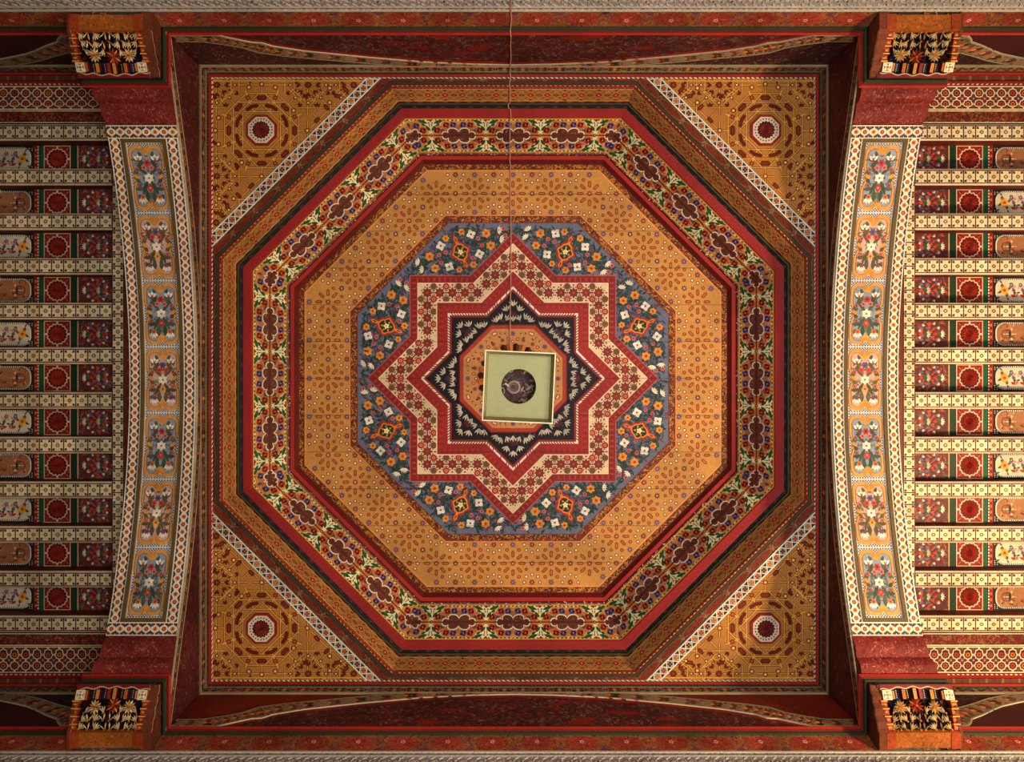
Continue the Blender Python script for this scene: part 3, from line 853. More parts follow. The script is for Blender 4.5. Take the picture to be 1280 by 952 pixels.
# central octagon boss
b = MB(); fr = lambda s, t, h=0.0: (s, t, ZD - .02 - h)
b.prism(fr, octpts(67.5 * Q), -.014, 0, (120, 30, 26), MAROON); b.prism(fr, octpts(66 * Q), 0, .006, (176, 60, 36), DRED)
b.prism(fr, octpts(61.5 * Q), .006, .0065, (206, 142, 82))
pc = pen(b, lambda s, t, h: fr(s, t, .0068 + h)).at(0, 0, 0, Q)
for k in range(8):
    g = pc.at(0, 0, k * PI / 4 - PI / 2)
    g.star(0, 56, 4, 2.1, 8, PURP, 1)
    for sg in (-1, 1):
        for i in range(2): g.poly([(sg * (8 + i * 6), 58.5), (sg * (11 + i * 6), 56), (sg * (8 + i * 6), 53.5), (sg * (9.3 + i * 6), 56)], (130, 60, 36), 1)
        g.disc(sg * 22, 56, 2.6, (170, 50, 30), 1); g.disc(sg * 22, 56, 1.5, (240, 200, 160), 1.4, 6)
        g.disc(sg * 6, 49, 2.4, (176, 60, 36), 1); g.disc(sg * 6, 49, 1.2, (226, 170, 120), 1.4, 6)
        g.disc(sg * 13, 47.5, 2.4, (150, 60, 36), 1); g.leaf(sg * 15, 51, .3 * sg, 4, 2, DGREEN, 1)
    g.disc(0, 46, 2.4, (176, 60, 36), 1); g.disc(0, 46, 1.3, (236, 190, 150), 1.4, 6)
b.build('centre_octagon', cor, M_PAINT)
b = MB()
for k in range(32):
    a0, a1 = 2 * PI * k / 32, 2 * PI * (k + 1) / 32; am = (a0 + a1) / 2
    r0, r1 = 12 * Q, 42 * Q
    z0, z1 = ZD - .03, ZD - .045
    col = (206, 112, 48) if k % 2 else (70, 30, 20)
    A_ = [(r0 * math.cos(a0), r0 * math.sin(a0), z0), (r1 * math.cos(a0), r1 * math.sin(a0), z0), (r1 * 1.05 * math.cos(am), r1 * 1.05 * math.sin(am), z1), (r0 * math.cos(am), r0 * math.sin(am), z1)]
    B2 = [(r0 * math.cos(a1), r0 * math.sin(a1), z0), (r1 * math.cos(a1), r1 * math.sin(a1), z0), A_[2], A_[3]]
    b.face(A_, col); b.face(B2, col)
b.lathe([(12 * Q, -.045), (8 * Q, -.06), (3 * Q, -.065), (0, -.065)], (0, 0, ZD), DRED, 16)
b.build('fluted_rosette', cor, M_PAINT)

# ------------------------------------------------------------------ corner panels
def corner_panel(sx, sy, nm):
    th = thing('corner_panel', (sx * 1.6, sy * 1.6, ZP), nm, 'ceiling panel', 'triangular corner panels')
    fr = lambda s, t, h=0.0: (sx * (SQX - s), sy * (SQY - t), ZP - h)      # s,t from the outer corner inwards
    q = ZP / 1000.0
    LEG = .983
    b = MB(); b.prism(fr, [(0, 0), (LEG, 0), (0, LEG)], -.02, 0, (190, 126, 60), DBROWN)
    lim = ((1, 1, LEG), (-1, 0, -.004), (0, -1, -.004))
    P = pen(b, fr, lim).at(0, 0, 0, q)
    DK = (104, 34, 22); LN = (228, 168, 72)
    cx = cy = 65
    g = P.at(cx, cy)
    def strap(gg, x0, y0, x1, y1, l=1.2):
        gg.line(x0, y0, x1, y1, 2.8, (132, 74, 32), l); gg.line(x0, y0, x1, y1, 1.25, LN, l + .3)
    def rosette8(gg, rad, full=True):
        for a in range(8):
            h = gg.at(0, 0, a * PI / 4)
            strap(h, 23.5, -22, 23.5, 22); strap(h, 35.5, -29, 35.5, 29); 
            strap(h, 46.5, -19, 46.5, 19)
            strap(h, 23.5, 9.7, 50, 20); strap(h, 23.5, -9.7, 50, -20)
            h.hexa(41, 0, PI / 2, 13.5, 6.2, DK, 2); h.hexa(41, 0, PI / 2, 9, 2.6, (130, 52, 30), 2.3)
            h2 = gg.at(0, 0, a * PI / 4 + PI / 8)
            h2.poly([(28.5, -8), (33, -8.5), (35, 0), (33, 8.5), (28.5, 8), (30, 0)], DK, 2)
            h2.disc(44.5, 0, 3.1, DK, 2); h2.disc(44.5, 0, 1.9, (190, 90, 40), 2.3, 6)
    rosette8(g, 1)
    for k_ in range(-1, 8):
        for (dx, dy) in ((1, 0), (0, 1)):
            o_ = 8 + k_ * 28.6
            for m_ in range(0, 7):
                a_ = m_ * 28.6 - 4; e_ = a_ + 22
                A_, B_ = ((a_, o_), (e_, o_)) if dx else ((o_, a_), (o_, e_))
                mid = ((A_[0] + B_[0]) / 2 - cx, (A_[1] + B_[1]) / 2 - cy)
                if math.hypot(*mid) < 52: continue
                strap(P, *A_, *B_)
        for m_ in range(0, 7):
            x_, y_ = k_ * 28.6 + 22, m_ * 28.6 - 6
            if math.hypot(x_ - cx, y_ - cy) < 56: continue
            strap(P, x_ - 10, y_ - 10, x_ + 10, y_ + 10, 1.25); strap(P, x_ - 10, y_ + 10, x_ + 10, y_ - 10, 1.3)
            if (k_ + m_) % 2: P.poly([(x_ - 3, y_ + 7), (x_, y_ + 10), (x_ + 3, y_ + 7), (x_, y_ + 14)], DK, 2)
            else: P.hexa(x_ + 12, y_, PI / 4, 9, 4.4, DK, 2)
    def star_centre(x, y):
        gg = P.at(x, y)
        gg.star(0, 0, 5.2, 3.4, 8, DK, 2); gg.disc(0, 0, 2, (150, 70, 36), 2.3)
        for a in range(8):
            h = gg.at(0, 0, a * PI / 4)
            h.poly([(9, 0), (13, -3.6), (15.6, -2.6), (13.6, 0), (15.6, 2.6), (13, 3.6)], DK, 2)
            strap(h, 17.5, -12, 17.5, 12); strap(h, 7, -7, 22, -7)
            h.poly([(19.5, 0), (22, -2.7), (26, 0), (22, 2.7)], DK, 2); h.disc(22.3, 0, 1.4, (240, 206, 150), 2.3, 6)
            h2 = gg.at(0, 0, a * PI / 4 + PI / 8)
            h2.leaf(14, 0, 0, 6, 2.6, (130, 40, 26), 2)
            h2.poly([(24, -2.6), (28, -2.6), (30, 0), (28, 2.6), (24, 2.6), (26, 0)], DK, 2)
    for (x, y) in ((9, 8), (123, 8), (9, 122), (122, 123), (180, 66), (66, 180), (180, 8), (8, 180)): star_centre(x, y)
    for (x, y) in ((65, 7), (7, 65), (49, 11), (82, 11), (11, 49), (11, 82), (65, 122), (122, 65), (108, 92), (92, 108), (150, 30), (30, 150), (105, 40), (40, 105), (150, 12), (12, 150)):
        P.disc(x, y, 3.3, DK, 2); P.disc(x, y, 2.2, (226, 150, 70), 2.3, 7); P.disc(x, y, 1.1, (250, 224, 180), 2.6, 6)
    for (x, y, a) in ((146, 36, .8), (36, 146, .8), (160, 22, 0), (22, 160, PI / 2), (134, 52, -.8), (52, 134, -.8), (170, 14, .8), (14, 170, .8)):
        P.hexa(x, y, a, 10, 5, DK, 2.05); P.hexa(x, y, a, 6.4, 2, (140, 60, 34), 2.4)
    P.line(3, 0, 3, 194, 1.6, LN, 2.6); P.line(0, 3, 194, 3, 1.6, LN, 2.6)
    b.build('gold_board', th, M_PAINT)
    # octagonal rosette
    b = MB(); f2 = lambda s, t, h=0.0: fr(cx * q + s, cy * q + t, h)
    b.prism(f2, octpts(19 * q), 0, .012, RED, DRED); b.prism(f2, octpts(16.2 * q), .012, .015, (222, 206, 176), WHITE)
    pp = pen(b, lambda s, t, h: f2(s, t, .0153 + h)).at(0, 0, 0, q)
    for k in range(24): pp.disc(13.6 * math.cos(k * PI / 12), 13.6 * math.sin(k * PI / 12), 1.05, (50, 60, 44) if k % 2 else (90, 50, 40), 1, 5)
    ro = b.build('rosette', th, M_GLOSS)
    b = MB()
    pts = [f2((10.6 + .9 * math.cos(16 * t_)) * q * math.cos(t_), (10.6 + .9 * math.cos(16 * t_)) * q * math.sin(t_), .0165) for t_ in [2 * PI * k / 64 for k in range(64)]]
    b.face(pts, (70, 22, 18))
    for k in range(16):
        a = 2 * PI * k / 16; wedge(b, f2, 1.5 * q * math.cos(a), 1.5 * q * math.sin(a), a, 9.2 * q, 2.7 * q, .008, (128, 44, 34), .017)
    b.build('fluted_centre', ro, M_PAINT)
    # white lattice strip along the long edge
    u = 1 / math.sqrt(2)
    o_ = fr(LEG / 2, LEG / 2); inn = 1.992 - 1.926
    def sf(s, t, h=0.0): return fr(LEG / 2 + (s + t) * u, LEG / 2 + (-s + t) * u, h)
    hl = LEG / math.sqrt(2)
    b = MB(); b.prism(sf, [(-hl, 0), (hl, 0), (hl + inn, inn), (-hl - inn, inn)], -.01, .004, (60, 58, 52), DBROWN)
    ps = pen(b, lambda s, t, h: sf(s, t, .004 + h), ((1, -1, hl), (-1, -1, hl)))
    n = 25; pt = 2 * hl / n
    ps.rect(-hl - inn, hl + inn, 0, .008, WHITE, 2.5); ps.rect(-hl - inn, hl + inn, inn - .008, inn, WHITE, 2.5)
    for i in range(-1, n + 2):
        h = ps.at(-hl + i * pt, inn / 2)
        cols = ((166, 60, 40), (190, 110, 60), (90, 40, 50))[i % 3]
        h.poly([(-.021, 0), (0, .026), (.021, 0), (0, -.026)], (206, 176, 140), 1)
        for a in range(4): h.disc(.0088 * math.cos(a * PI / 2 + PI / 4), .0088 * math.sin(a * PI / 2 + PI / 4), .0078, cols, 1.4, 7)
        h.disc(0, 0, .004, ORANGE, 1.8, 5)
        h.line(0, -inn / 2, pt, inn / 2, .0055, WHITE, 2); h.line(0, inn / 2, pt, -inn / 2, .0055, WHITE, 2.2)
        for sg in (-1, 1):
            h.poly([(pt / 2 - .014, sg * .027), (pt / 2 + .014, sg * .027), (pt / 2, sg * .010)], (30, 62, 46) if i % 2 else (40, 44, 70), 1)
    b.build('lattice_strip', th, M_PAINT)
corner_panel(-1, -1, 'gold strapwork corner panel with octagonal rosette, upper left of the dome')
corner_panel(1, -1, 'gold strapwork corner panel with octagonal rosette, upper right of the dome')
corner_panel(-1, 1, 'gold strapwork corner panel with octagonal rosette, lower left of the dome')
corner_panel(1, 1, 'brightly lit gold strapwork corner panel with octagonal rosette, lower right of the dome')

# ------------------------------------------------------------------ arches
YA, ZA, RISE = 1.459, 4.86, 0.287
NT = 400
_tab = []
_y, _acc = 0.0, 0.0
zarc = lambda y: ZA - RISE * (y / YA) ** 2
for i in range(NT + 1):
    y = YA * i / NT
    if i: _acc += math.hypot(YA / NT, zarc(y) - zarc(YA * (i - 1) / NT))
    _tab.append(_acc)
HALF = _acc
def arc_y(t):
    s = abs(t); k = min(NT - 1, int(s / HALF * NT))
    while k > 0 and _tab[k] > s: k -= 1
    while k < NT - 1 and _tab[k + 1] < s: k += 1
    y = YA * (k + (s - _tab[k]) / (_tab[k + 1] - _tab[k])) / NT
    return math.copysign(y, t)
def arcfr(s, t, h=0.0, X=-(XI + XO) / 2):
    y = arc_y(t); dz = -2 * RISE * y / YA ** 2; k = math.hypot(1, dz)
    return (X + s, y + dz / k * h, zarc(y) - h / k)
def sl_rect(b, s0, s1, t0, t1, h0, h1, col, side=None):
    """long curved board cut into short slices"""
    n = max(1, int((t1 - t0) / .05))
    for i in range(n):
        a, c = t0 + (t1 - t0) * i / n, t0 + (t1 - t0) * (i + 1) / n
        b.face([arcfr(s0, a, h1), arcfr(s1, a, h1), arcfr(s1, c, h1), arcfr(s0, c, h1)], col)
        for s in (s0, s1): b.face([arcfr(s, a, h0), arcfr(s, c, h0), arcfr(s, c, h1), arcfr(s, a, h1)], side or col)
    for t in (t0, t1): b.face([arcfr(s0, t, h0), arcfr(s1, t, h0), arcfr(s1, t, h1), arcfr(s0, t, h1)], side or col)
def chain(p, n, pitch, wd, tb=0):
    for i in range(n):
        g = p.at(0, (i - (n - 1) / 2) * pitch)
        red = i % 2
        g.ring(0, 0, wd * .285, wd * .08, WHITE, 2.2, 8, PI / 8)
        g.disc(0, 0, wd * .25, (236, 216, 176), 1.2, 8)
        g.star(0, 0, wd * .2, wd * .155, 8, (166, 50, 36) if red else (206, 116, 50), 1.6); g.disc(0, 0, wd * .08, (226, 140, 60) if red else (130, 40, 30), 2, 6)
        for sg in (-1, 1):
            g.line(sg * wd * .20, wd * .26, -sg * wd * .05, pitch * .5, wd * .075, WHITE, 2.4); g.line(sg * wd * .20, -wd * .26, -sg * wd * .05, -pitch * .5, wd * .075, WHITE, 2.4)
            g.line(sg * wd * .30, 0, sg * wd * .48, 0, wd * .075, WHITE, 2.1)
            g.line(sg * wd * .36, pitch * .5, sg * wd * .48, pitch * .5, wd * .05, WHITE, 2.1)
            g.poly([(sg * wd * .17, pitch * .5 - wd * .12), (sg * wd * .40, pitch * .5 - wd * .12), (sg * wd * .40, pitch * .5 + wd * .12), (sg * wd * .17, pitch * .5 + wd * .12)], ((110, 46, 40), (50, 62, 52), (64, 74, 104), (90, 50, 40))[(i * 7 + (sg > 0) * 3) % 4], 1.4)
W2 = (XO - XI) / 2
CH, OL = .070, .022
FW = W2 - CH - OL               # half width of the painted field
ET = .074                       # end border
FL = HALF - ET - .022
arch = thing('painted_arch', (-(XI + XO) / 2, 0, 4.42), 'shadowed flat arch on the left with seven flower cartouches in a chain border', 'arch', 'painted arches')
# body
b = MB()
n = 60
def low(y):
    if abs(y) <= YA: return zarc(y)
    return zarc(YA)
ys = [-YA + 2 * YA * i / n for i in range(n + 1)]
for xx in (-XI, -XO):
    for a, c in zip(ys, ys[1:]): b.face([(xx, a, low(a) - .0), (xx, c, low(c)), (xx, c, 5.0), (xx, a, 5.0)], (92, 38, 34))
    for sy in (-1, 1): b.face([(xx, sy * YA, low(YA)), (xx, sy * 1.925, 4.44), (xx, sy * 1.925, 5.0), (xx, sy * YA, 5.0)], (92, 38, 34))
for a, c in zip(ys, ys[1:]): b.face([(-XI, a, low(a)), (-XO, a, low(a)), (-XO, c, low(c)), (-XI, c, low(c))], OLIVE)
b.build('arch_body', arch, M_WORN)
# inner spandrel paint (faces the dome)
b = MB(); fr = plane((-XI, 0, 0), (0, 1, 0), (0, 0, 1)); p = pen(b, fr)
def capline(y):
    y = abs(y)
    if y <= YA: return zarc(y)
    return zarc(YA) - (y - YA) * .36
yy = [-1.925 + 3.85 * i / 90 for i in range(91)]
pairs = [((y, capline(y) + .004), (y, min(capline(y) + .062, 4.905))) for y in yy]
for a, c in zip(yy, yy[1:]):
    if capline(a) + .062 < 4.9: p.poly([(a, capline(a) + .062), (c, capline(c) + .062), (c, 4.905), (a, 4.905)], (82, 32, 34), 1, .02)
curls(p, -1.9, 1.9, 4.45, 4.9, ((110, 46, 46), (60, 26, 30), (104, 70, 66), (120, 36, 32)), .035, 2600, 2, lambda x, y: y > capline(x) + .07)
for dy in (.14, .24, .34):
    pass
band_on(b, fr, pairs, (112, 86, 62))
b.build('spandrel', arch, M_WORN)
b = MB(); b.prism(fr, [(-1.925, 4.905), (1.925, 4.905), (1.925, 5.0), (-1.925, 5.0)], 0, .010, (128, 106, 78), back=False)
leaf_strip(pen(b, lambda s, t, h, f=fr: f(s, t, h + .010)), -1.925, 1.925, 4.905, 4.998)
b.build('leaf_strip', arch, M_PAINT)
# soffit: chain borders
for sg in (-1, 1):
    b = MB(); s0, s1 = sorted((sg * W2, sg * (W2 - CH)))
    sl_rect(b, s0, s1, -HALF + ET, HALF - ET, 0, .010, (98, 62, 48), CREAM)
    p = pen(b, lambda s, t, h: arcfr(s, t, h + .010)).at(sg * (W2 - CH / 2), 0)
    m = 64; chain(p, m, (HALF - ET) * 2 / m, CH)
    for e in (-1, 1):
        for i in range(60):
            a, c = -HALF + ET + (HALF - ET) * 2 * i / 60, -HALF + ET + (HALF - ET) * 2 * (i + 1) / 60
            p.poly([(e * CH / 2, a), (e * CH / 2, c), (e * (CH / 2 - .006), c), (e * (CH / 2 - .006), a)], WHITE, 2.8, 0)
    b.build('chain_border', arch, M_PAINT)
for sg in (-1, 1):
    b = MB(); t0, t1 = sorted((sg * HALF, sg * (HALF - ET)))
    sl_rect(b, -W2, W2, t0, t1, 0, .0105, (98, 62, 48), CREAM)
    p = pen(b, lambda s, t, h: arcfr(s, t, h + .0105)).at(0, sg * (HALF - ET / 2), PI / 2)
    chain(p, 8, 2 * W2 / 8, .068)
    for e in (-1, 1): p.line(e * (ET / 2 - .003), -W2, e * (ET / 2 - .003), W2, .006, WHITE, 2.8)
    b.build('chain_border', arch, M_PAINT)
# olive fillet and chequered ground, then seven cartouches
b = MB()
for sg in (-1, 1):
    s0, s1 = sorted((sg * (W2 - CH), sg * FW)); sl_rect(b, s0, s1, -HALF + ET, HALF - ET, 0, .016, (100, 80, 46), (140, 110, 60))
    t0, t1 = sorted((sg * (HALF - ET), sg * FL)); sl_rect(b, -FW, FW, t0, t1, 0, .016, (100, 80, 46), (140, 110, 60))
b.build('fillet_frame', arch, M_PAINT)
NC = 7; CP = 2 * FL / NC
U = CP / 85.0                    # design unit: one cartouche is 85 long
def halfw(t):
    t = abs(t)
    if t >= 40: return 0
    if t > 30: return 12 + 9.6 * math.sqrt(max(0, 1 - ((t - 30) / 10) ** 2))
    if t > 13: return 21.6
    if t > 5: return 21.6 - 3.2 * ((13 - t) / 8) ** .7
    return 16 + 2.4 * (t / 5)
HWS = FW / 23.0
for ci in range(NC):
    tc = -FL + (ci + .5) * CP
    b = MB()
    sl_rect(b, -FW, FW, tc - CP / 2, tc + CP / 2, 0, .003, (214, 210, 204), (120, 110, 100))
    p0 = pen(b, lambda s, t, h: arcfr(s, t, h + .003))
    p = Pen(p0.sink, (HWS, 0, 0, U, 0, tc))
    dd = 3.4
    nx, nt = int(23 / dd), int(42.5 / dd)
    for i in range(-nx, nx + 1):
        for j_ in range(-nt, nt + 1):
            x, t = i * dd, j_ * dd
            if abs(x) < halfw(t) - 2 and not (abs(t) > 34 and abs(x) < 5): continue
            for (ex, et) in ((0, 0), (dd / 2, dd / 2)):
                xx, tt = x + ex, t + et
                if abs(xx) > 22 or abs(tt) > 42.4: continue
                p.poly([(xx - 1.15, tt), (xx, tt + 1.15), (xx + 1.15, tt), (xx, tt - 1.15)], (54, 58, 84), 1)
    blue = ci % 2 == 0
    fld = (146, 156, 172) if blue else (206, 168, 154)
    def slab(fw, fi, col, l, tmax, hole=None):
        N_ = 40
        for i in range(N_):
            a, c = -tmax + 2 * tmax * i / N_, -tmax + 2 * tmax * (i + 1) / N_
            wa, wc = fw(a), fw(c)
            ha, hc = (hole(a), hole(c)) if hole else (0, 0)
            for sg in (-1, 1):
                if wa > ha or wc > hc: p.poly([(sg * ha, a), (sg * max(wa, ha), a), (sg * max(wc, hc), c), (sg * hc, c)], col, l, 0)
    notch = lambda t: max(0, (abs(t) - 34) * .75)
    slab(halfw, 0, (150, 76, 30), 2.0, 40, notch)
    slab(lambda t: max(0, halfw(t) - .8), 0, (216, 156, 80), 2.5, 39.4, lambda t: notch(t) + .8 if abs(t) > 33.5 else 0)
    inn_ = lambda t: max(0, (halfw(t * 1.12) - 4.3))
    slab(lambda t: inn_(t) + .8, 0, (140, 60, 34), 3, 35, lambda t: max(0, (abs(t) - 26) * .9 - .6))
    slab(inn_, 0, fld, 3.5, 34.4, lambda t: max(0, (abs(t) - 26) * .9))
    for sg in (-1, 1):
        p.disc(0, sg * 31, 4.4, (224, 152, 58), 4, 10); p.disc(-3.6, sg * 33.5, 3.2, (216, 140, 50), 4.2, 8); p.disc(3.6, sg * 33.5, 3.2, (216, 140, 50), 4.2, 8)
        p.disc(sg * 15.6, 0, 3.8, (224, 152, 58), 4, 10); p.disc(sg * 17.6, 0, 1.6, (170, 90, 36), 4.3, 8)
    for _ in range(60):
        x, y = RND.uniform(1, 15), RND.uniform(-27, 27)
        if x > inn_(y) - 3: continue
        a_, L_, c_ = RND.uniform(0, 2 * PI), RND.uniform(4, 8), RND.choice(((96, 108, 96), (84, 100, 84), (120, 128, 130), (150, 110, 104)) if blue else ((130, 116, 84), (116, 104, 74), (196, 140, 124), (150, 90, 74)))
        for sg in (-1, 1): p.leaf(sg * x, y, a_ if sg > 0 else PI - a_, L_, L_ * .42, c_, 4.2)
    GR = ((74, 92, 74), (62, 78, 62)) if blue else ((98, 92, 62), (84, 80, 56))
    # foliage, symmetric
    for sg in (-1, 1):
        for (x, y, a, L, W_) in ((3, -4, -1.0, 15, 4), (2, 4, 1.1, 16, 4.4), (9, -14, -1.9, 9, 4), (10, -20, -.6, 7, 4), (8, 12, .2, 9, 5), (4, 14, 1.5, 12, 4), (11, 6, -.8, 7, 4), (12, -9, .5, 6, 5), (6, -24, -1.2, 8, 3.6), (2, 20, 1.2, 10, 3.4), (12, 20, .9, 6, 4.5), (5, -13, -.2, 8, 3.6)):
            p.leaf(sg * x, y, a if sg > 0 else PI - a, L * 1.15, W_ * 1.35, RND.choice(GR), 4.5 + RND.random() * .3)
        p.stroke([(0, 0), (sg * 4, -8), (sg * 9, -14), (sg * 11, -22)], .9, GR[1], 5); p.stroke([(0, 0), (sg * 5, 8), (sg * 9, 16), (sg * 10.5, 24)], .9, GR[1], 5)
        # top lilies and bottom daisies
        for q in (-1, 0, 1): p.leaf(sg * 10.5, -21, -PI / 2 + q * .75, 8, 4.4, WHITE, 5.4 + .1 * abs(q))
        p.leaf(sg * 10.5, -21, -PI / 2 - .35, 5, 1.2, (60, 40, 40), 5.9); p.leaf(sg * 10.5, -21, -PI / 2 + .35, 5, 1.2, (60, 40, 40), 5.9); p.disc(sg * 10.5, -20.6, 1.7, (170, 50, 40), 5.9, 6)
        for q in range(4): p.leaf(sg * 10.5, 24, PI / 2 + (q - 1.5) * .55, 8, 3.8, WHITE, 5.4 + .1 * (q % 2))
        p.star(sg * 10.5, 23, 4.4, 2.2, 6, (214, 120, 50) if blue else (88, 76, 120), 5.8); p.disc(sg * 10.5, 23, 1.6, (176, 50, 40), 6.2, 6)
        p.flower(sg * 13.4, -10, 5, 3.4, 2.6, (176, 92, 80), (120, 50, 46), 5.4); p.flower(sg * 13, 9, 5, 3.2, 2.6, (190, 110, 80) if not blue else (150, 96, 90), (120, 50, 46), 5.4)
        p.flower(sg * 4.6, -12.5, 5, 4.2, 3.2, (206, 70, 56) if not blue else (206, 120, 116), (150, 30, 36), 5.5)
    p.flower(0, -18.5, 6, 4.8, 3.4, (190, 50, 44) if blue else (98, 84, 130), (120, 30, 30) if blue else (70, 60, 100), 5.6)
    p.flower(0, 0, 6, 6.6, 5.4, WHITE, (150, 60, 40), 5.6, .52, .2)
    if blue: p.poly([(-4.2, 12), (0, 7), (4.2, 12), (0, 18)], (190, 46, 40), 5.7); p.disc(0, 12, 1.8, (226, 130, 90), 6, 6)
    else: p.flower(0, 12, 6, 5, 3.6, (222, 160, 70), (150, 80, 40), 5.7)
    b.build('cartouche_panel', arch, M_PAINT, label=('grey-blue' if blue else 'pink') + ' flower cartouche in an orange scrolled frame')
# capitals: two red tori between arch end and corbel block
for sy in (-1, 1):
    b = MB()
    prof = []
    def tor(y0, z0, y1, z1, bul, n=7):
        for i in range(n + 1):
            f = i / n; m = math.sin(PI * f) * bul
            dy, dz = y1 - y0, z1 - z0; k = math.hypot(dy, dz)
            prof.append((y0 + dy * f + dz / k * m, z0 + dz * f - dy / k * m))
    tor(1.459, 4.575, 1.556, 4.515, .016); tor(1.560, 4.512, 1.625, 4.45, .018); prof.append((1.64, 4.44)); prof.append((1.70, 4.44))
    xa, xb = -XI - .0, -XO - .0
    for i, ((y0, z0), (y1, z1)) in enumerate(zip(prof, prof[1:])):
        f0, f1 = i / len(prof), (i + 1) / len(prof)
        b.face([(xa, sy * y0, z0), (xb - .03 * f0, sy * y0, z0), (xb - .03 * f1, sy * y1, z1), (xa, sy * y1, z1)], (124, 42, 38))
        for X_, ff in ((xa, 0), (xb, .03)):
            b.face([(X_ - ff * f0, sy * y0, z0), (X_ - ff * f1, sy * y1, z1), (X_ - ff * f1, sy * 1.93, z1 + .1), (X_ - ff * f0, sy * 1.93, z0 + .1)], (110, 38, 32))
    # incised scrollwork
    cum = 0
    for i, ((y0, z0), (y1, z1)) in enumerate(zip(prof[:-2], prof[1:])):
        fr = plane((xa, sy * y0, z0), (-1, 0, 0), (0, sy * (y1 - y0), z1 - z0)); L = math.hypot(y1 - y0, z1 - z0)
        curls(pen(b, fr), .02, .38, .1 * L, .9 * L, ((156, 70, 54), (112, 32, 28), (166, 96, 74), (104, 30, 28)), .02, 26, 1)
    b.build('capital', arch, M_WORN)
arch2 = copy_tree(arch); arch2.scale.x = -1; arch2.location.x = (XI + XO) / 2
tag(arch2, 'sunlit golden flat arch on the right with seven flower cartouches in a chain border', 'arch', 'painted arches')

# ------------------------------------------------------------------ side bays: beams, coffers, borders
ZS = 5.0; PIT = .2795; XS0, XS1 = 2.435, 2.51; YSH = -.008
def ordinal(i): return ('first', 'second', 'third', 'fourth', 'fifth', 'sixth', 'seventh', 'eighth', 'ninth', 'tenth', 'eleventh', 'twelfth')[i]
# one beam, local frame: runs +x from the header
BL = XE - XS1
def beam_proto():
    th = thing('ceiling_beam', (0, 0, ZS), '', 'beam', 'painted ceiling beams')
    b = MB(); fr = lambda s, t, h=0.0: (s, t, ZS - h)
    hw, ch = .042, .010
    b.face([fr(0, -hw), fr(BL, -hw), fr(BL, hw), fr(0, hw)], (50, 56, 40))
    for sg in (-1, 1):
        b.face([fr(0, sg * hw, 0), fr(BL, sg * hw, 0), fr(BL, sg * (hw + ch), -.008), fr(0, sg * (hw + ch), -.008)], (226, 196, 156))
        b.face([fr(0, sg * (hw + ch), -.008), fr(BL, sg * (hw + ch), -.008), fr(BL, sg * (hw + ch), -.12), fr(0, sg * (hw + ch), -.12)], (104, 34, 28))
    b.face([fr(0, -.052, -.12), fr(0, .052, -.12), fr(BL, .052, -.12), fr(BL, -.052, -.12)], DBROWN)
    for s in (0, BL): b.face([fr(s, -hw, 0), fr(s, hw, 0), fr(s, .052, -.12), fr(s, -.052, -.12)], DBROWN)
    b.build('beam_body', th, M_PAINT)
    b = MB(); squares(pen(b, fr), 0, int(BL / .0755), .0755, .082)
    b.build('painted_squares', th, M_PAINT)
    return th
proto = beam_proto()
first = True
for sx in (-1, 1):
    for i in range(12):
        o = proto if first else copy_tree(proto)
        first = False
        o.location = (sx * XS1, (i - 5.5) * PIT + YSH, ZS + EYE); o.scale.x = sx
        pos = ordinal(i) if i < 11 else 'lowest'
        o['label'] = f'{"dim" if sx < 0 else "sunlit"} beam of cream painted squares, {pos if i else "topmost"} {"" if i in (0, 11) else "from the top "}in the {BAYN[sx]} bay'
# header strip of squares by each arch
hp = thing('header_beam', (-(XS0 + XS1) / 2, 0, ZS), 'header beam of cream painted squares running beside the left arch', 'beam', 'header beams')
b = MB(); b.box(-XS1, -XS0, -1.60, 1.60, ZS, ZS + .12, (60, 50, 40)); b.build('beam_body', hp, M_PAINT)
b = MB(); fr = lambda s, t, h=0.0: (-(XS0 + XS1) / 2 + t, s, ZS - h)
squares(pen(b, fr), -1.6, 43, 3.2 / 43, .073, 1, 2); b.build('painted_squares', hp, M_PAINT)
b = MB(); b.box(-XS0, -XO + .02, -1.60, 1.60, ZS + .002, ZS + .03, (116, 52, 34))
p = pen(b, lambda s, t, h=0.0: (-(XS0 + XO) / 2 + t, s, ZS + .002 - h))
herring(p, -1.6, 1.6, -.045, .045, (176, 92, 44), .04, 1, (80, 36, 26)); b.build('leaf_board', hp, M_PAINT)
h2 = copy_tree(hp); h2.scale.x = -1; h2.location.x *= -1
tag(h2, 'header beam of cream painted squares running beside the right arch', 'beam', 'header beams')

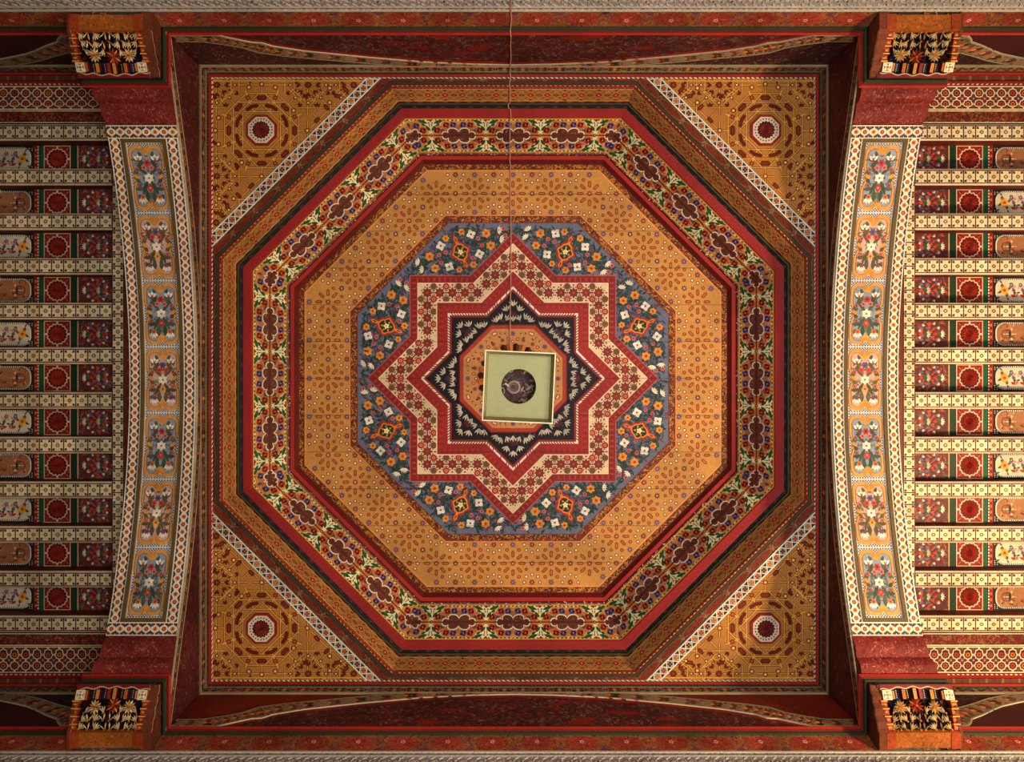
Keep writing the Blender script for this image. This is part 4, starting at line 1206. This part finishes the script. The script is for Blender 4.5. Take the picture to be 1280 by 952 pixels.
# coffer panels: local frame runs +x from the header, y across, face at depth
CD = .115; CH2 = (PIT - .104) / 2 - .0005
def coffer_proto(kind):
    th = thing('coffer', (0, 0, ZS + CD), '', 'coffer', 'painted coffers between the beams')
    fr = lambda s, t, h=0.0: (s, t, ZS + CD - h)
    b = MB(); b.box(.002, BL, -CH2, CH2, ZS + CD, ZS + CD + .015, (20, 92, 58))
    pb = pen(b, fr)
    pb.rect(.275, .318, -CH2, CH2, (30, 60, 40), 1)
    b.build('green_board', th, M_PAINT)
    # flower panel
    def floral(x0, x1):
        b = MB(); b.prism(fr, [(x0, -CH2 + .002), (x1, -CH2 + .002), (x1, CH2 - .002), (x0, CH2 - .002)], 0, .004, (92, 50, 50), DBROWN, back=False)
        p = pen(b, lambda s, t, h: fr(s, t, .004 + h), ((1, 0, x1), (-1, 0, -x0), (0, 1, CH2 - .003), (0, -1, CH2 - .003)))
        cx = (x0 + x1) / 2; hw = (x1 - x0) / 2
        p.rect(x1 - .007, x1, -CH2, CH2, (226, 180, 120), 4)
        for sg in (-1, 1):
            g = p.at(cx, 0, 0, 1, 1, sg)
            for _ in range(70):
                x, y = RND.uniform(-hw, hw - .01), RND.uniform(0, CH2)
                g.leaf(x, y, RND.uniform(0, 2 * PI), RND.uniform(.016, .034), RND.uniform(.008, .015), RND.choice(((160, 46, 34), (140, 40, 36), (112, 98, 108), (190, 84, 40), (120, 30, 30), (100, 70, 50), (150, 60, 40))), 1 + RND.random())
            for (x, y, a) in ((-.06, .05, .9), (.02, .06, 2.2), (-.085, .02, .2), (.05, .045, -2.5)):
                for q in range(3): g.leaf(x, y, a + (q - 1) * .55, .019, .007, (226, 206, 176), 2.4 + .1 * q)
            for (x, y) in ((-.03, .03), (.035, .03), (-.07, .03)):
                for q in range(3): g.leaf(x, y, .4 + q * .8, .022, .011, (116, 104, 120), 2.2 + .1 * q)
            g.leaf(.0, .02, .8, .03, .014, (206, 60, 40), 2.3); g.leaf(-.01, .05, 2.4, .03, .014, (206, 70, 36), 2.3)
        g = p.at(cx, 0)
        for (x, d_) in ((.055, 1), (-.035, -1)):
            for q in range(5): g.leaf(x, 0, (0 if d_ > 0 else 0) + (q - 2) * .5, .032, .011, (236, 220, 190) if x > 0 else (206, 180, 150), 3 + .1 * (q % 2))
            g.disc(x - .006, 0, .013, (40, 100, 50), 3.4)
            g.leaf(x - .02, .0, PI, .03, .02, (214, 56, 40), 3.2)
        b.build('flower_panel', th, M_PAINT)
    def rosette(x0, x1):
        b = MB(); b.prism(fr, [(x0, -CH2 + .002), (x1, -CH2 + .002), (x1, CH2 - .002), (x0, CH2 - .002)], 0, .004, (150, 42, 32), DBROWN, back=False)
        p = pen(b, lambda s, t, h: fr(s, t, .004 + h)).at((x0 + x1) / 2, 0)
        hw = (x1 - x0) / 2; hh = CH2 - .002
        for sg in (-1, 1):
            p.rect(sg * hw - (.006 if sg > 0 else 0), sg * hw + (.006 if sg < 0 else 0), -hh, hh, (232, 186, 136), 1)
            p.rect(-hw, hw, sg * hh - (.005 if sg > 0 else 0), sg * hh + (.005 if sg < 0 else 0), (232, 186, 136), 1)
            for s2 in (-1, 1):
                for a in range(3): p.leaf(sg * hw * .86, s2 * hh * .86, math.atan2(-s2, -sg) + (a - 1) * .6, .03, .011, (206, 84, 44) if a % 2 else (110, 30, 26), 1)
            p.disc(sg * .074, 0, .006, WHITE, 1.2); p.disc(0, sg * .074, .006, WHITE, 1.2)
        p.disc(0, 0, .062, (100, 24, 20), 1.4, 24)
        p.stroke([((.064 + .0035 * math.cos(16 * t_)) * math.cos(t_), (.064 + .0035 * math.cos(16 * t_)) * math.sin(t_)) for t_ in [2 * PI * q / 96 for q in range(96)]], .007, (236, 200, 160), 2, True)
        pn = b.build('rosette_panel', th, M_PAINT)
        b = MB(); cx = (x0 + x1) / 2
        f3 = lambda s, t, h=0.0: fr(cx + s, t, h)
        for q in range(16):
            a = 2 * PI * q / 16 + .2; wedge(b, f3, .006 * math.cos(a), .006 * math.sin(a), a, .052, .017, .010, (164, 48, 34), .005)
        for q in range(8):
            a = 2 * PI * q / 8; wedge(b, f3, 0, 0, a, .026, .012, .012, (150, 52, 34), .008)
        b.build('carved_rosette', pn, M_PAINT)
    def longp(x0, x1):
        b = MB(); b.prism(fr, [(x0, -CH2 + .002), (x1, -CH2 + .002), (x1, CH2 - .002), (x0, CH2 - .002)], 0, .004, (40, 36, 34), DBROWN, back=False)
        p = pen(b, lambda s, t, h: fr(s, t, .004 + h), ((1, 0, x1), (-1, 0, -x0)))
        hh = CH2 - .002; cx = (x0 + x1) / 2; hl = (x1 - x0) / 2
        for e in (-1, 1):
            p.rect(cx + e * hl - (.03 if e > 0 else 0), cx + e * hl + (.03 if e < 0 else 0), -hh, hh, (176, 52, 36), 1)
            for q in range(9):
                y = -hh + (q + .5) * 2 * hh / 9
                p.rect(cx + e * (hl - .004) - .004, cx + e * (hl - .004) + .004, y - .006, y + .003, WHITE, 1.4)
                p.disc(cx + e * (hl - .019), y, .007, (226, 120, 60) if q % 2 else (90, 30, 28), 1.4, 6)
        # rounded oblong field
        fieldc = (222, 206, 170) if kind == 'flower' else (168, 112, 72)
        fl, fh = hl - .055, hh - .016
        def obl(fl, fh, m=8):
            r = fh * .75; out = []
            for (qx, qy, a0) in ((fl - r, fh - r, 0), (-fl + r, fh - r, PI / 2), (-fl + r, -fh + r, PI), (fl - r, -fh + r, 1.5 * PI)):
                for i in range(m + 1): out.append((cx + qx + r * math.cos(a0 + PI / 2 * i / m), qy + r * math.sin(a0 + PI / 2 * i / m)))
            return out
        for e in (-1, 1):
            for q in range(5):
                for w_ in range(2): p.disc(cx + e * (fl + .012 - w_ * .016), (1 if w_ else -1) * 0 + (-hh + .012 + q * .006) * (1 if q % 2 else -1), .0035, WHITE, 1.5, 4)
            pass
        p.poly(obl(fl + .008, fh + .006), WHITE, 2, 0); 
        P_ = obl(fl + .004, fh + .003, 10)
        rim = obl(fl + .011, fh + .0085, 10)
        for i in range(0, len(P_)):
            a_, c_ = rim[i], rim[(i + 1) % len(rim)]
            L_ = math.hypot(c_[0] - a_[0], c_[1] - a_[1]); m = max(1, int(L_ / .012))
            for q in range(m):
                u0, u1 = q / m, (q + .5) / m
                p.poly([(a_[0] + (c_[0] - a_[0]) * u0, a_[1] + (c_[1] - a_[1]) * u0), (a_[0] + (c_[0] - a_[0]) * u1, a_[1] + (c_[1] - a_[1]) * u1),
                        (cx + ((a_[0] + (c_[0] - a_[0]) * u1) - cx) * .985, (a_[1] + (c_[1] - a_[1]) * u1) * .84), (cx + ((a_[0] + (c_[0] - a_[0]) * u0) - cx) * .985, (a_[1] + (c_[1] - a_[1]) * u0) * .84)], BLACK, 2.4, 0)
        p.poly(obl(fl, fh - .004), fieldc, 3, 0)
        g = p.at(cx, 0)
        if kind == 'flower':
            x = -fl + .05
            k = 0
            while x < fl - .03:
                if k % 3 == 0:
                    for a in range(8): g.leaf(x, 0, a * PI / 4 + .4, .05, .02, GREEN, 3.3) if a % 2 else None
                    g.flower(x, 0, 10, .034, .014, (232, 166, 50), (190, 60, 40), 3.8)
                    for a in range(6): g.leaf(x + .03 * math.cos(a * 1.05), .044 * (1 if a % 2 else -1), a, .026, .012, (GREEN, (96, 84, 120), (176, 50, 50))[a % 3], 3.3)
                else:
                    c1 = ((176, 36, 40), (96, 84, 120), (206, 140, 140))[k % 3]
                    g.leaf(x - .02, .028, .4, .04, .018, (176, 36, 36), 3.5); g.leaf(x + .02, -.03, 2.7, .04, .018, (206, 150, 150), 3.5)
                    g.poly([(x - .014, 0), (x, .014), (x + .014, 0), (x, -.014)], (100, 92, 120), 3.6)
                    g.leaf(x, .0, 1.2, .05, .020, GREEN, 3.3); g.leaf(x, 0, -1.9, .05, .020, (40, 100, 50), 3.3); g.flower(x + .02, .03, 5, .016, .012, (206, 140, 150), (150, 40, 50), 3.7); g.flower(x - .015, -.034, 5, .016, .012, (96, 84, 128), (226, 180, 90), 3.7); g.leaf(x + .015, .02, -.3, .03, .014, GREEN, 3.4)
                    g.leaf(x - .02, -.03, 2.0, .03, .014, c1, 3.5)
                x += .058; k += 1
        else:
            curls(g, -fl + .02, fl - .02, -fh + .012, fh - .012, ((130, 50, 36), (196, 136, 84), (110, 70, 40), (150, 60, 50), (200, 150, 110)), .03, 150, 3.3)
            for e in (-1, 1):
                g.ring(e * (fl - .06), 0, .028, .006, (140, 36, 34), 4, 14); g.disc(e * (fl - .06), 0, .02, (120, 110, 60), 3.9, 10)
                for s2 in (-1, 1): g.disc(e * (fl - .095), s2 * .032, .008, (226, 180, 140), 4.2)
            for q in range(-1, 2):
                xx = q * .2
                g.rect(xx - .04, xx + .04, -.003, .003, (240, 200, 160), 4); g.leaf(xx, -.03, PI / 2, .06, .02, (60, 50, 60), 4.3); g.ring(xx, 0, .03, .004, (170, 50, 50), 4.1, 12)
        b.build('oblong_panel', th, M_PAINT, label='long painted panel of ' + ('flowers on white' if kind == 'flower' else 'brown arabesque'))
    floral(.050, .275); rosette(.318, .490); longp(.522, 1.20); rosette(1.23, 1.40); floral(1.43, 1.66)
    return th
cp = {'flower': coffer_proto('flower'), 'arabesque': coffer_proto('arabesque')}
used = set()
for sx in (-1, 1):
    for i in range(11):
        kd = 'flower' if (i % 2 == 0) == (sx < 0) else 'arabesque'
        o = cp[kd] if kd not in used else copy_tree(cp[kd])
        used.add(kd)
        o.location = (sx * XS1, (i - 5) * PIT + YSH, ZS + CD + EYE); o.scale.x = sx
        pos = 'topmost' if i == 0 else 'lowest' if i == 10 else ordinal(i) + ' from the top'
        o['label'] = f'{"dim" if sx < 0 else "sunlit"} {"white-flower" if kd == "flower" else "brown arabesque"} coffer row with red rosette, {pos}, {BAYN[sx]} bay'

# flat border boards between beams and wall
for sx in (-1, 1):
    for sy in (-1, 1):
        th = thing('border_board', (sx * 3.2, sy * 1.75, ZS), f'{"dim" if sx < 0 else "sunlit"} border board with cream ring lattice along the {SIDEN[sy]} side of the {BAYN[sx]} bay', 'border', 'lattice border boards')
        fr = lambda s, t, h=0.0, sx=sx, sy=sy: (sx * s, sy * t + (YSH if t < 1.7 else 0), ZS - h)
        x0, x1 = XO - .02, XE
        b = MB(); b.prism(fr, [(x0, 1.592), (x1, 1.592), (x1, 1.672), (x0, 1.672)], -.02, .004, (112, 34, 28), DBROWN)
        p = pen(b, lambda s, t, h, f=fr: f(s, t, h + .004), ((0, 1, 1.672), (0, -1, -1.592))); p.rect(x0, x1, 1.592, 1.598, CREAM, 2); p.rect(x0, x1, 1.664, 1.672, CREAM, 2); p.rect(x0, x1, 1.664, 1.672, CREAM, 1)
        curls(p, x0, x1, 1.60, 1.662, (DGOLD, (140, 60, 40), (80, 60, 36), (150, 100, 60), (90, 24, 22)), .026, 900, 1)
        b.build('leaf_board', th, M_WORN)
        b = MB(); b.prism(fr, [(x0, 1.674), (x1, 1.674), (x1, 1.830), (x0, 1.830)], -.02, .006, (104, 46, 40), DBROWN)
        p = pen(b, lambda s, t, h, f=fr: f(s, t, h + .006)); p.rect(x0, x1, 1.674, 1.681, CREAM, 3); p.rect(x0, x1, 1.823, 1.830, CREAM, 3)
        pt = .07; n = int((x1 - x0) / pt)
        for i in range(n):
            for j_, t in ((0, 1.718), (1, 1.786)):
                g = p.at(x0 + (i + .5) * pt, t)
                g.stroke([((.0265 + .0022 * math.cos(8 * a)) * math.cos(a), (.0265 + .0022 * math.cos(8 * a)) * math.sin(a)) for a in [2 * PI * q / 24 for q in range(24)]], .0062, CREAM, 2, True)
                g.disc(0, 0, .021, (96, 26, 24), 1.4); g.disc(0, 0, .0155, ((176, 84, 50), (196, 110, 40), (160, 60, 50), (150, 90, 50))[(i * 3 + j_) % 4], 1.8); g.star(0, 0, .008, .005, 8, (110, 30, 26), 2.1)
                g.poly([(.027, 0), (.035, .008), (.043, 0), (.035, -.008)], CREAM, 2.2); g.disc(.035, 0, .0035, (40, 90, 70), 2.5, 5)
                g.poly([(0, .027 * (1)), (.008, .034), (0, .041), (-.008, .034)], CREAM, 2.2); g.poly([(0, -.027), (.008, -.034), (0, -.041), (-.008, -.034)], CREAM, 2.2)
            g = p.at(x0 + (i + 1) * pt, 1.752)
            for a in range(4): g.leaf(0, 0, a * PI / 2 + PI / 4, .022, .013, ((150, 60, 60), (96, 84, 60), (140, 70, 76), (90, 60, 90))[i % 4], 1.4)
            g.disc(0, 0, .006, (210, 150, 120), 1.9, 6)
            for t in (-.062, .062): g.disc(0, t, .013, (80, 66, 44), 1.4); g.disc(0, t, .007, (150, 60, 50), 1.7, 6)
        b.build('lattice_board', th, M_PAINT)
        b = MB(); b.prism(fr, [(x0, 1.832), (x1, 1.832), (x1, 1.858), (x0, 1.858)], -.02, .016, (150, 34, 30), MAROON)
        rope(pen(b, lambda s, t, h, f=fr: f(s, t, h + .016)), x0, x1, 1.834, 1.841, CREAM, .03)
        b.build('red_fillet', th, M_GLOSS)
        b = MB(); b.prism(fr, [(x0, 1.860), (x1, 1.860), (x1, 1.90), (x0, 1.90)], -.02, .004, (100, 66, 44), DBROWN)
        p = pen(b, lambda s, t, h, f=fr: f(s, t, h + .004)); herring(p, x0, x1, 1.862, 1.898, (150, 100, 60), .05, 1, (120, 44, 36)); p.rect(x0, x1, 1.860, 1.866, BLACK, 2)
        b.build('leaf_fillet', th, M_PAINT)

# ------------------------------------------------------------------ corbels
CX = -2.19
def corbel():
    th = thing('carved_corbel', (CX, -1.97, 4.265), '', 'corbel', 'carved corbels')
    A_, B_ = Vector((0, -1.872, 4.285)), Vector((0, -1.672, 4.372))
    L = (B_ - A_).length; ay = (B_ - A_) / L; nn = Vector((0, ay.z, -ay.y))
    def sf(s, t, h=0.0):
        p = A_ + ay * t + nn * h; return (CX + s, p.y, p.z)
    # lintel block that carries the arch, and the side cheeks
    b = MB(); b.box(CX - .195, CX + .245, -1.968, -1.676, 4.405, 4.44, (60, 34, 34)); b.box(CX - .195, CX + .215, -1.676, -1.658, 4.366, 4.44, (86, 54, 58))
    p = pen(b, lambda s, t, h=0.0: (CX + s, -1.658 + h, 4.366 + t)); p.rect(-.195, .215, .058, .066, (190, 160, 130), 1)
    curls(p, -.19, .21, .004, .06, ((110, 60, 60), (70, 44, 50), (120, 84, 70)), .02, 90, 1)
    b.build('lintel', th, M_WORN)
    prof = [(-1.968, 4.40), (-1.662, 4.40), (-1.662, 4.372), (-1.69, 4.366), (-1.715, 4.344), (-1.745, 4.340), (-1.765, 4.316), (-1.80, 4.312), (-1.825, 4.288), (-1.86, 4.280), (-1.875, 4.266), (-1.968, 4.266)]
    for xa, xb in ((CX + .192, CX + .246), (CX - .200, CX - .186)):
        b = MB(); fr = lambda s, t, h=0.0: (h, s, t)
        b.prism(fr, prof, xa, xb, (104, 52, 34), (120, 60, 38))
        for X_ in (xa - .0015, xb + .0015):
            f5 = (lambda X_: (lambda s, t, h=0.0: (X_, s, t)))(X_); p = pen(b, f5)
            p.stroke([(y, z + .006) for y, z in prof[2:-1]], .007, (196, 176, 140), 1)
            p.stroke([(y - .01, min(z + .04, 4.392)) for y, z in prof[2:-2]], .012, (130, 44, 32), 1)
            curls(p, -1.94, -1.70, 4.345, 4.395, ((70, 34, 26), (140, 70, 40), (90, 90, 60)), .03, 40, 1)
        b.build('cheek', th, M_WORN)
    # dark niches behind the fans
    b = MB(); b.prism(sf, [(-.175, 0), (.175, 0), (.175, L), (-.175, L)], -.05, -.03, (40, 22, 22), BLACK)
    nic = ((30, 34, 66), (18, 16, 18), (66, 22, 24), (24, 40, 30), (44, 48, 96), (60, 30, 26), (16, 14, 20))
    for r_, t in enumerate((.022, .062, .102, .142)):
        for i in range(8):
            x = -.165 + i * .046 + (.023 if r_ % 2 else 0)
            if x > .172: continue
            c = nic[(i * 2 + r_ * 3) % 7]
            P = [(x - .023, t), (x, t + .030), (x + .023, t), (x, t - .030)]
            m = sf(x, t + .012, -.05)
            for q in range(4): b.face([sf(*P[q], -.012), sf(*P[(q + 1) % 4], -.012), m], jit(c, .15))
    b.build('niche_panel', th, M_PAINT)
    def fan(x, t, a, k_, Lf, sp=.36):
        b = MB()
        for q in range(k_):
            col = (246, 230, 184) if q % 3 else (240, 206, 120)
            wedge(b, sf, x, t, a + (q - (k_ - 1) / 2) * sp, Lf, Lf * .17, .012, col, -.008)
        b.face([sf(x + .005 * math.cos(q * PI / 3), t + .005 * math.sin(q * PI / 3), .001) for q in range(6)], (206, 96, 40))
        b.build('fan', th, M_PAINT)
    for (x, t, a, k_) in ((-.155, .006, .9, 4), (-.105, .004, 1.9, 2), (-.07, .006, 1.1, 5), (-.012, .004, 2.0, 2), (.012, .004, 1.2, 2), (.062, .006, 2.2, 4), (.088, .006, 1.0, 3), (.118, .004, 1.7, 2), (.158, .006, 2.2, 4),
                          (-.15, .044, .8, 4), (-.112, .046, 1.4, 2), (-.078, .048, 1.2, 5), (-.03, .050, 1.9, 2), (.004, .050, 1.2, 2), (.05, .048, 2.0, 4), (.075, .046, 1.0, 4), (.112, .046, 1.9, 3), (.150, .044, 2.2, 4),
                          (-.035, .086, 1.9, 3), (.052, .088, 1.2, 3), (-.14, .088, .7, 3), (.145, .088, 2.4, 3)):
        fan(x, t, a, k_, .040, .36 if k_ > 2 else .9)
    def starboss(x, t, R_, cols):
        b = MB()
        for q in range(12): wedge(b, sf, x, t, q * PI / 6 + .1, R_, R_ * .26, .018, cols[q % len(cols)], -.006)
        b.face([sf(x + .007 * math.cos(q * PI / 3), t + .007 * math.sin(q * PI / 3), .010) for q in range(6)], (196, 60, 34))
        b.build('star_boss', th, M_PAINT)
    starboss(-.085, .118, .038, ((240, 214, 140), (246, 228, 180), (226, 150, 60))); starboss(.015, .126, .044, ((190, 74, 38), (232, 150, 70), (150, 50, 34))); starboss(.10, .118, .038, ((246, 226, 170), (230, 170, 80)))
    # upright prisms along the front
    for i in range(10):
        x = -.138 + i * .0305
        col = ((206, 96, 40), (50, 30, 30), (226, 146, 56), (40, 30, 60), (150, 44, 30), (226, 150, 60), (34, 24, 26), (206, 110, 40), (44, 46, 90), (220, 140, 56))[i]
        hh = .012 if col[0] > 120 else -.012; ww = .0085 if col[0] > 120 else .016; lt = .214 - .016 * abs(x) / .14
        b = MB(); b.prism(sf, [(x - ww, .158), (x + ww, .158), (x + ww, lt), (x - ww, lt)], -.04, hh, col, (96, 34, 26))
        pp = pen(b, lambda s, t, h: sf(s, t, hh + h))
        for q in range(5): pp.disc(x, .166 + q * .009, .0026, (240, 200, 120) if col[0] < 120 else (150, 40, 30), 1, 5)
        b.build('prism', th, M_PAINT)
    for sg in (-1, 1):
        b = MB(); cx, ct = sg * .168, .178
        b.prism(sf, [(cx - .025, ct - .025), (cx + .025, ct - .025), (cx + .025, ct + .025), (cx - .025, ct + .025)], -.03, .016, (236, 220, 176), (160, 110, 60))
        tl = b.build('corner_tile', th, M_PAINT)
        b = MB(); pp = pen(b, lambda s, t, h: sf(cx + s, ct + t, .0162 + h)); pp.star(0, 0, .023, .018, 4, (56, 66, 42), 1, PI / 4)
        for q in range(4): pp.leaf(0, 0, q * PI / 2 + PI / 4, .024, .017, (246, 234, 200), 2)
        pp.disc(0, 0, .008, (206, 120, 40), 3); b.build('flower', tl, M_PAINT)
        for i in range(4):
            t = .004 + i * .038; b = MB(); cx2 = sg * (.180 + .003 * i)
            b.prism(sf, [(cx2 - .016, t), (cx2 + .016, t), (cx2 + .016, t + .026), (cx2 - .016, t + .026)], -.03, .006, (176, 66, 34), (130, 50, 30))
            b.prism(sf, [(cx2 - .018, t + .026), (cx2 + .018, t + .026), (cx2 + .018, t + .033), (cx2 - .018, t + .033)], -.03, .014, (236, 160, 60), (206, 120, 40))
            pp = pen(b, lambda s, t_, h: sf(s, t_, .006 + h)); pp.leaf(cx2 - .012, t + .013, 0, .024, .010, (226, 150, 60), 1)
            b.build('step_block', th, M_PAINT)
    # wavy front moulding
    b = MB(); wav = [(-.19 + .39 * i / 40) for i in range(41)]
    def wy(x_): return .202 + .012 * (1 - (x_ / .19) ** 2) + .005 * math.sin(x_ * 75)
    for a, c in zip(wav, wav[1:]):
        b.prism(sf, [(a, wy(a)), (c, wy(c)), (c, .232), (a, .232)], -.02, .012, (126, 28, 26), (190, 160, 120), back=False)
    pp = pen(b, lambda s, t, h: sf(s, t, .012 + h)); pp.stroke([(x_, wy(x_) + .003) for x_ in wav], .006, (190, 166, 130), 1)
    b.build('wavy_moulding', th, M_PAINT)
    # plank and end blocks by the wall
    b = MB(); b.box(CX - .137, CX + .155, -1.955, -1.874, 4.268, 4.32, (176, 96, 36))
    pp = pen(b, lambda s, t, h=0.0: (CX + s, -1.915 + t, 4.268 - h)); curls(pp, -.13, .15, -.036, .036, ((150, 76, 30), (200, 120, 50), (160, 86, 34)), .03, 40, 1)
    b.build('plank', th, M_WORN)
    for cx in (CX - .163, CX + .181):
        b = MB()
        pr = [(-1.958, 4.32), (-1.870, 4.32), (-1.870, 4.278), (-1.878, 4.264), (-1.958, 4.264)]
        b.prism(lambda s, t, h=0.0: (h, s, t), pr, cx - .025, cx + .025, (166, 70, 32), (166, 70, 32))
        b.build('end_block', th, M_WORN)
    return th
cb = corbel()
spots = [(-1, -1, 'dim painted muqarnas corbel with white fans under the upper end of the left arch'), (1, -1, 'sunlit painted muqarnas corbel with white fans under the upper end of the right arch'),
         (-1, 1, 'dim painted muqarnas corbel with white fans under the lower end of the left arch'), (1, 1, 'sunlit painted muqarnas corbel with white fans under the lower end of the right arch')]
for i, (sx, sy, lb) in enumerate(spots):
    o = cb if i == 0 else copy_tree(cb)
    o.scale.x = -sx; o.scale.y = -sy
    o.location = (sx * -CX, sy * 1.97, 4.265 + EYE); o['label'] = lb
    
# ------------------------------------------------------------------ hanging lantern
ZL = 3.0
lan = thing('hanging_lantern', (0, 0, ZL), 'square olive metal lantern seen from below, with a round hole in its base plate', 'lantern')
OLV = (146, 140, 94)
rot = math.radians(2.6)
def lf(s, t, h=0.0):
    return (s * math.cos(rot) - t * math.sin(rot), s * math.sin(rot) + t * math.cos(rot), ZL + h)
H0, H1, TR = .129, .120, .075
b = MB()
N_ = 48; HR = .067
def sqp(a, h):
    k = h / max(abs(math.cos(a)), abs(math.sin(a))); return (k * math.cos(a), k * math.sin(a))
angs = sorted([2 * PI * i / N_ for i in range(N_)])
for z, col in ((TR, OLV), (TR + .003, (120, 112, 70))):
    for a0, a1 in zip(angs, angs[1:] + [2 * PI]):
        b.face([lf(HR * math.cos(a0), HR * math.sin(a0), z), lf(*sqp(a0, H1), z), lf(*sqp(a1, H1), z), lf(HR * math.cos(a1), HR * math.sin(a1), z)], col)
for a0, a1 in zip(angs, angs[1:] + [2 * PI]):
    b.face([lf(HR * math.cos(a0), HR * math.sin(a0), TR), lf(HR * math.cos(a1), HR * math.sin(a1), TR), lf(HR * math.cos(a1), HR * math.sin(a1), TR + .003), lf(HR * math.cos(a0), HR * math.sin(a0), TR + .003)], (210, 200, 140))
b.build('base_plate', lan, M_METAL)
for k in range(4):
    a = k * PI / 2
    c, d = round(math.cos(a)), round(math.sin(a))
    def rf(s, t, z): return lf(c * t - d * s, d * t + c * s, z)
    b = MB()
    o0, o1 = .132, .128
    b.face([rf(-H0, H0, 0), rf(H0, H0, 0), rf(H1, H1, TR), rf(-H1, H1, TR)], (176, 164, 108))
    b.face([rf(-H0 - .004, H0 + .004, 0), rf(H0 + .004, H0 + .004, 0), rf(H1 + .004, H1 + .004, TR), rf(-H1 - .004, H1 + .004, TR)], (150, 140, 92))
    b.face([rf(-H0 - .004, H0 + .004, 0), rf(H0 + .004, H0 + .004, 0), rf(H0, H0, 0), rf(-H0, H0, 0)], (206, 196, 160))
    for i in range(26):
        x = -H0 + .006 + i * .0098
        b.face([rf(x, H0 - .0006 - .002, .014), rf(x + .005, H0 - .0026, .014), rf(x + .005, H0 - .0034, .020), rf(x, H0 - .0034, .020)], (96, 84, 50))
    b.build('rim', lan, M_METAL)
b = MB()
hz = [(.105, TR + .003), (.105, .26), (.05, .36), (.012, .40)]
for (r0, z0), (r1, z1) in zip(hz, hz[1:]):
    for k in range(4):
        a0, a1 = k * PI / 2 + PI / 4, (k + 1) * PI / 2 + PI / 4; q = math.sqrt(2)
        b.face([lf(r0 * q * math.cos(a0), r0 * q * math.sin(a0), z0), lf(r0 * q * math.cos(a1), r0 * q * math.sin(a1), z0), lf(r1 * q * math.cos(a1), r1 * q * math.sin(a1), z1), lf(r1 * q * math.cos(a0), r1 * q * math.sin(a0), z1)], (84, 50, 34))
pp = pen(b, lambda s, t, h: lf(s, t, .262 - h))
b.face([lf(-.1, -.1, .262), lf(.1, -.1, .262), lf(.1, .1, .262), lf(-.1, .1, .262)], (70, 40, 32))
curls(pp, -.095, .095, -.095, .095, ((150, 110, 80), (110, 60, 40), (60, 70, 50), (90, 60, 80), (170, 140, 110)), .03, 150, 1)
b.build('hood', lan, M_METAL)
b = MB(); c0 = (-.018, .004, ZL + .12)
b.lathe([(.022, 0), (.026, .006), (.024, .014), (.018, .03), (.014, .14)], c0, (206, 190, 170), 18); b.lathe([(.022, 0), (.016, .002), (.013, .02), (.0, .02)], c0, (150, 110, 96), 18)
sk = b.build('bulb_socket', lan, M_CABLE)
b = MB(); b.lathe([(.007, -.004), (.009, .004), (.0, .012)], c0, (60, 36, 30), 10); b.lathe([(0, -.005), (.007, -.004)], c0, (90, 60, 50), 10); b.build('socket_pin', sk, M_CABLE)
b = MB(); b.tube([(c0[0] - .02, c0[1] - .004, c0[2] + .002), (c0[0] - .034, c0[1] - .016, c0[2] - .002)], .0035, (226, 206, 180)); b.build('hook', lan, M_CABLE)
# chain links up to the cupola
b = MB()
for r0, z0, z1 in ((.004, 3.40, 3.44),): b.tube([(0, 0, z0), (0, 0, z1)], r0, (70, 60, 44))
b.build('stem', lan, M_METAL)
z = 3.43; k = 0; link = None
while z < 5.36:
    if link is None:
        b = MB(); pts = []
        for i in range(17):
            a = 2 * PI * i / 16; pts.append((.011 * math.cos(a), 0, ZL + .022 * math.sin(a)))
        b.tube(pts, .003, (80, 66, 44), 6); link = b.build('chain_link', lan, M_METAL); o = link
    else:
        o = link.copy(); COL.objects.link(o)
    o.location = (0, 0, z - ZL + .022); o.rotation_euler = (0, 0, PI / 2 * (k % 2)); z += .039; k += 1

# ------------------------------------------------------------------ cable from the wall to the middle of the star
b = MB()
xw, xd = -.022, -.016
path = [(xw, -1.975, 4.0), (xw, -1.972, 4.26), (xw + .003, -1.955, 4.33), (xw - .002, -1.930, 4.40), (xw, -1.905, 4.425), (xw + .002, -1.92, 4.46), (xw, -1.922, 4.6), (xw + .004, -1.922, 4.75), (xw, -1.918, 4.905), (xw - .002, -1.912, 4.985),
        (xw + .004, -1.89, 5.005), (xw, -1.872, 5.018), (xw - .004, -1.848, 5.008), (xw, -1.826, 5.03), (xw, -1.775, 5.145), (xw - .012, -1.768, 5.148), (xw - .010, -1.748, 5.158), (xw + .004, -1.735, 5.156), (xw + .006, -1.692, 5.166), (xw, -1.680, 5.192), (xw, -1.604, 5.295),
        (xw, -1.526, 5.398), (xw + .002, -1.508, 5.406), (xw, -1.468, 5.414), (xd, -1.448, 5.442), (xd, -1.2, 5.444), (xd + .003, -.9, 5.443), (xd, -.6, 5.442), (xd - .004, -.385, 5.418), (xd, -.2, 5.41), (-.004, -.03, 5.38)]
b.tube(path, .0036, (196, 140, 120), 6)
tag(b.build('electric_cable', mat=M_CABLE, origin=(xw, -1.975, 4.0)), 'thin pinkish electric cable running from the upper wall over the mouldings to the star', 'cable')
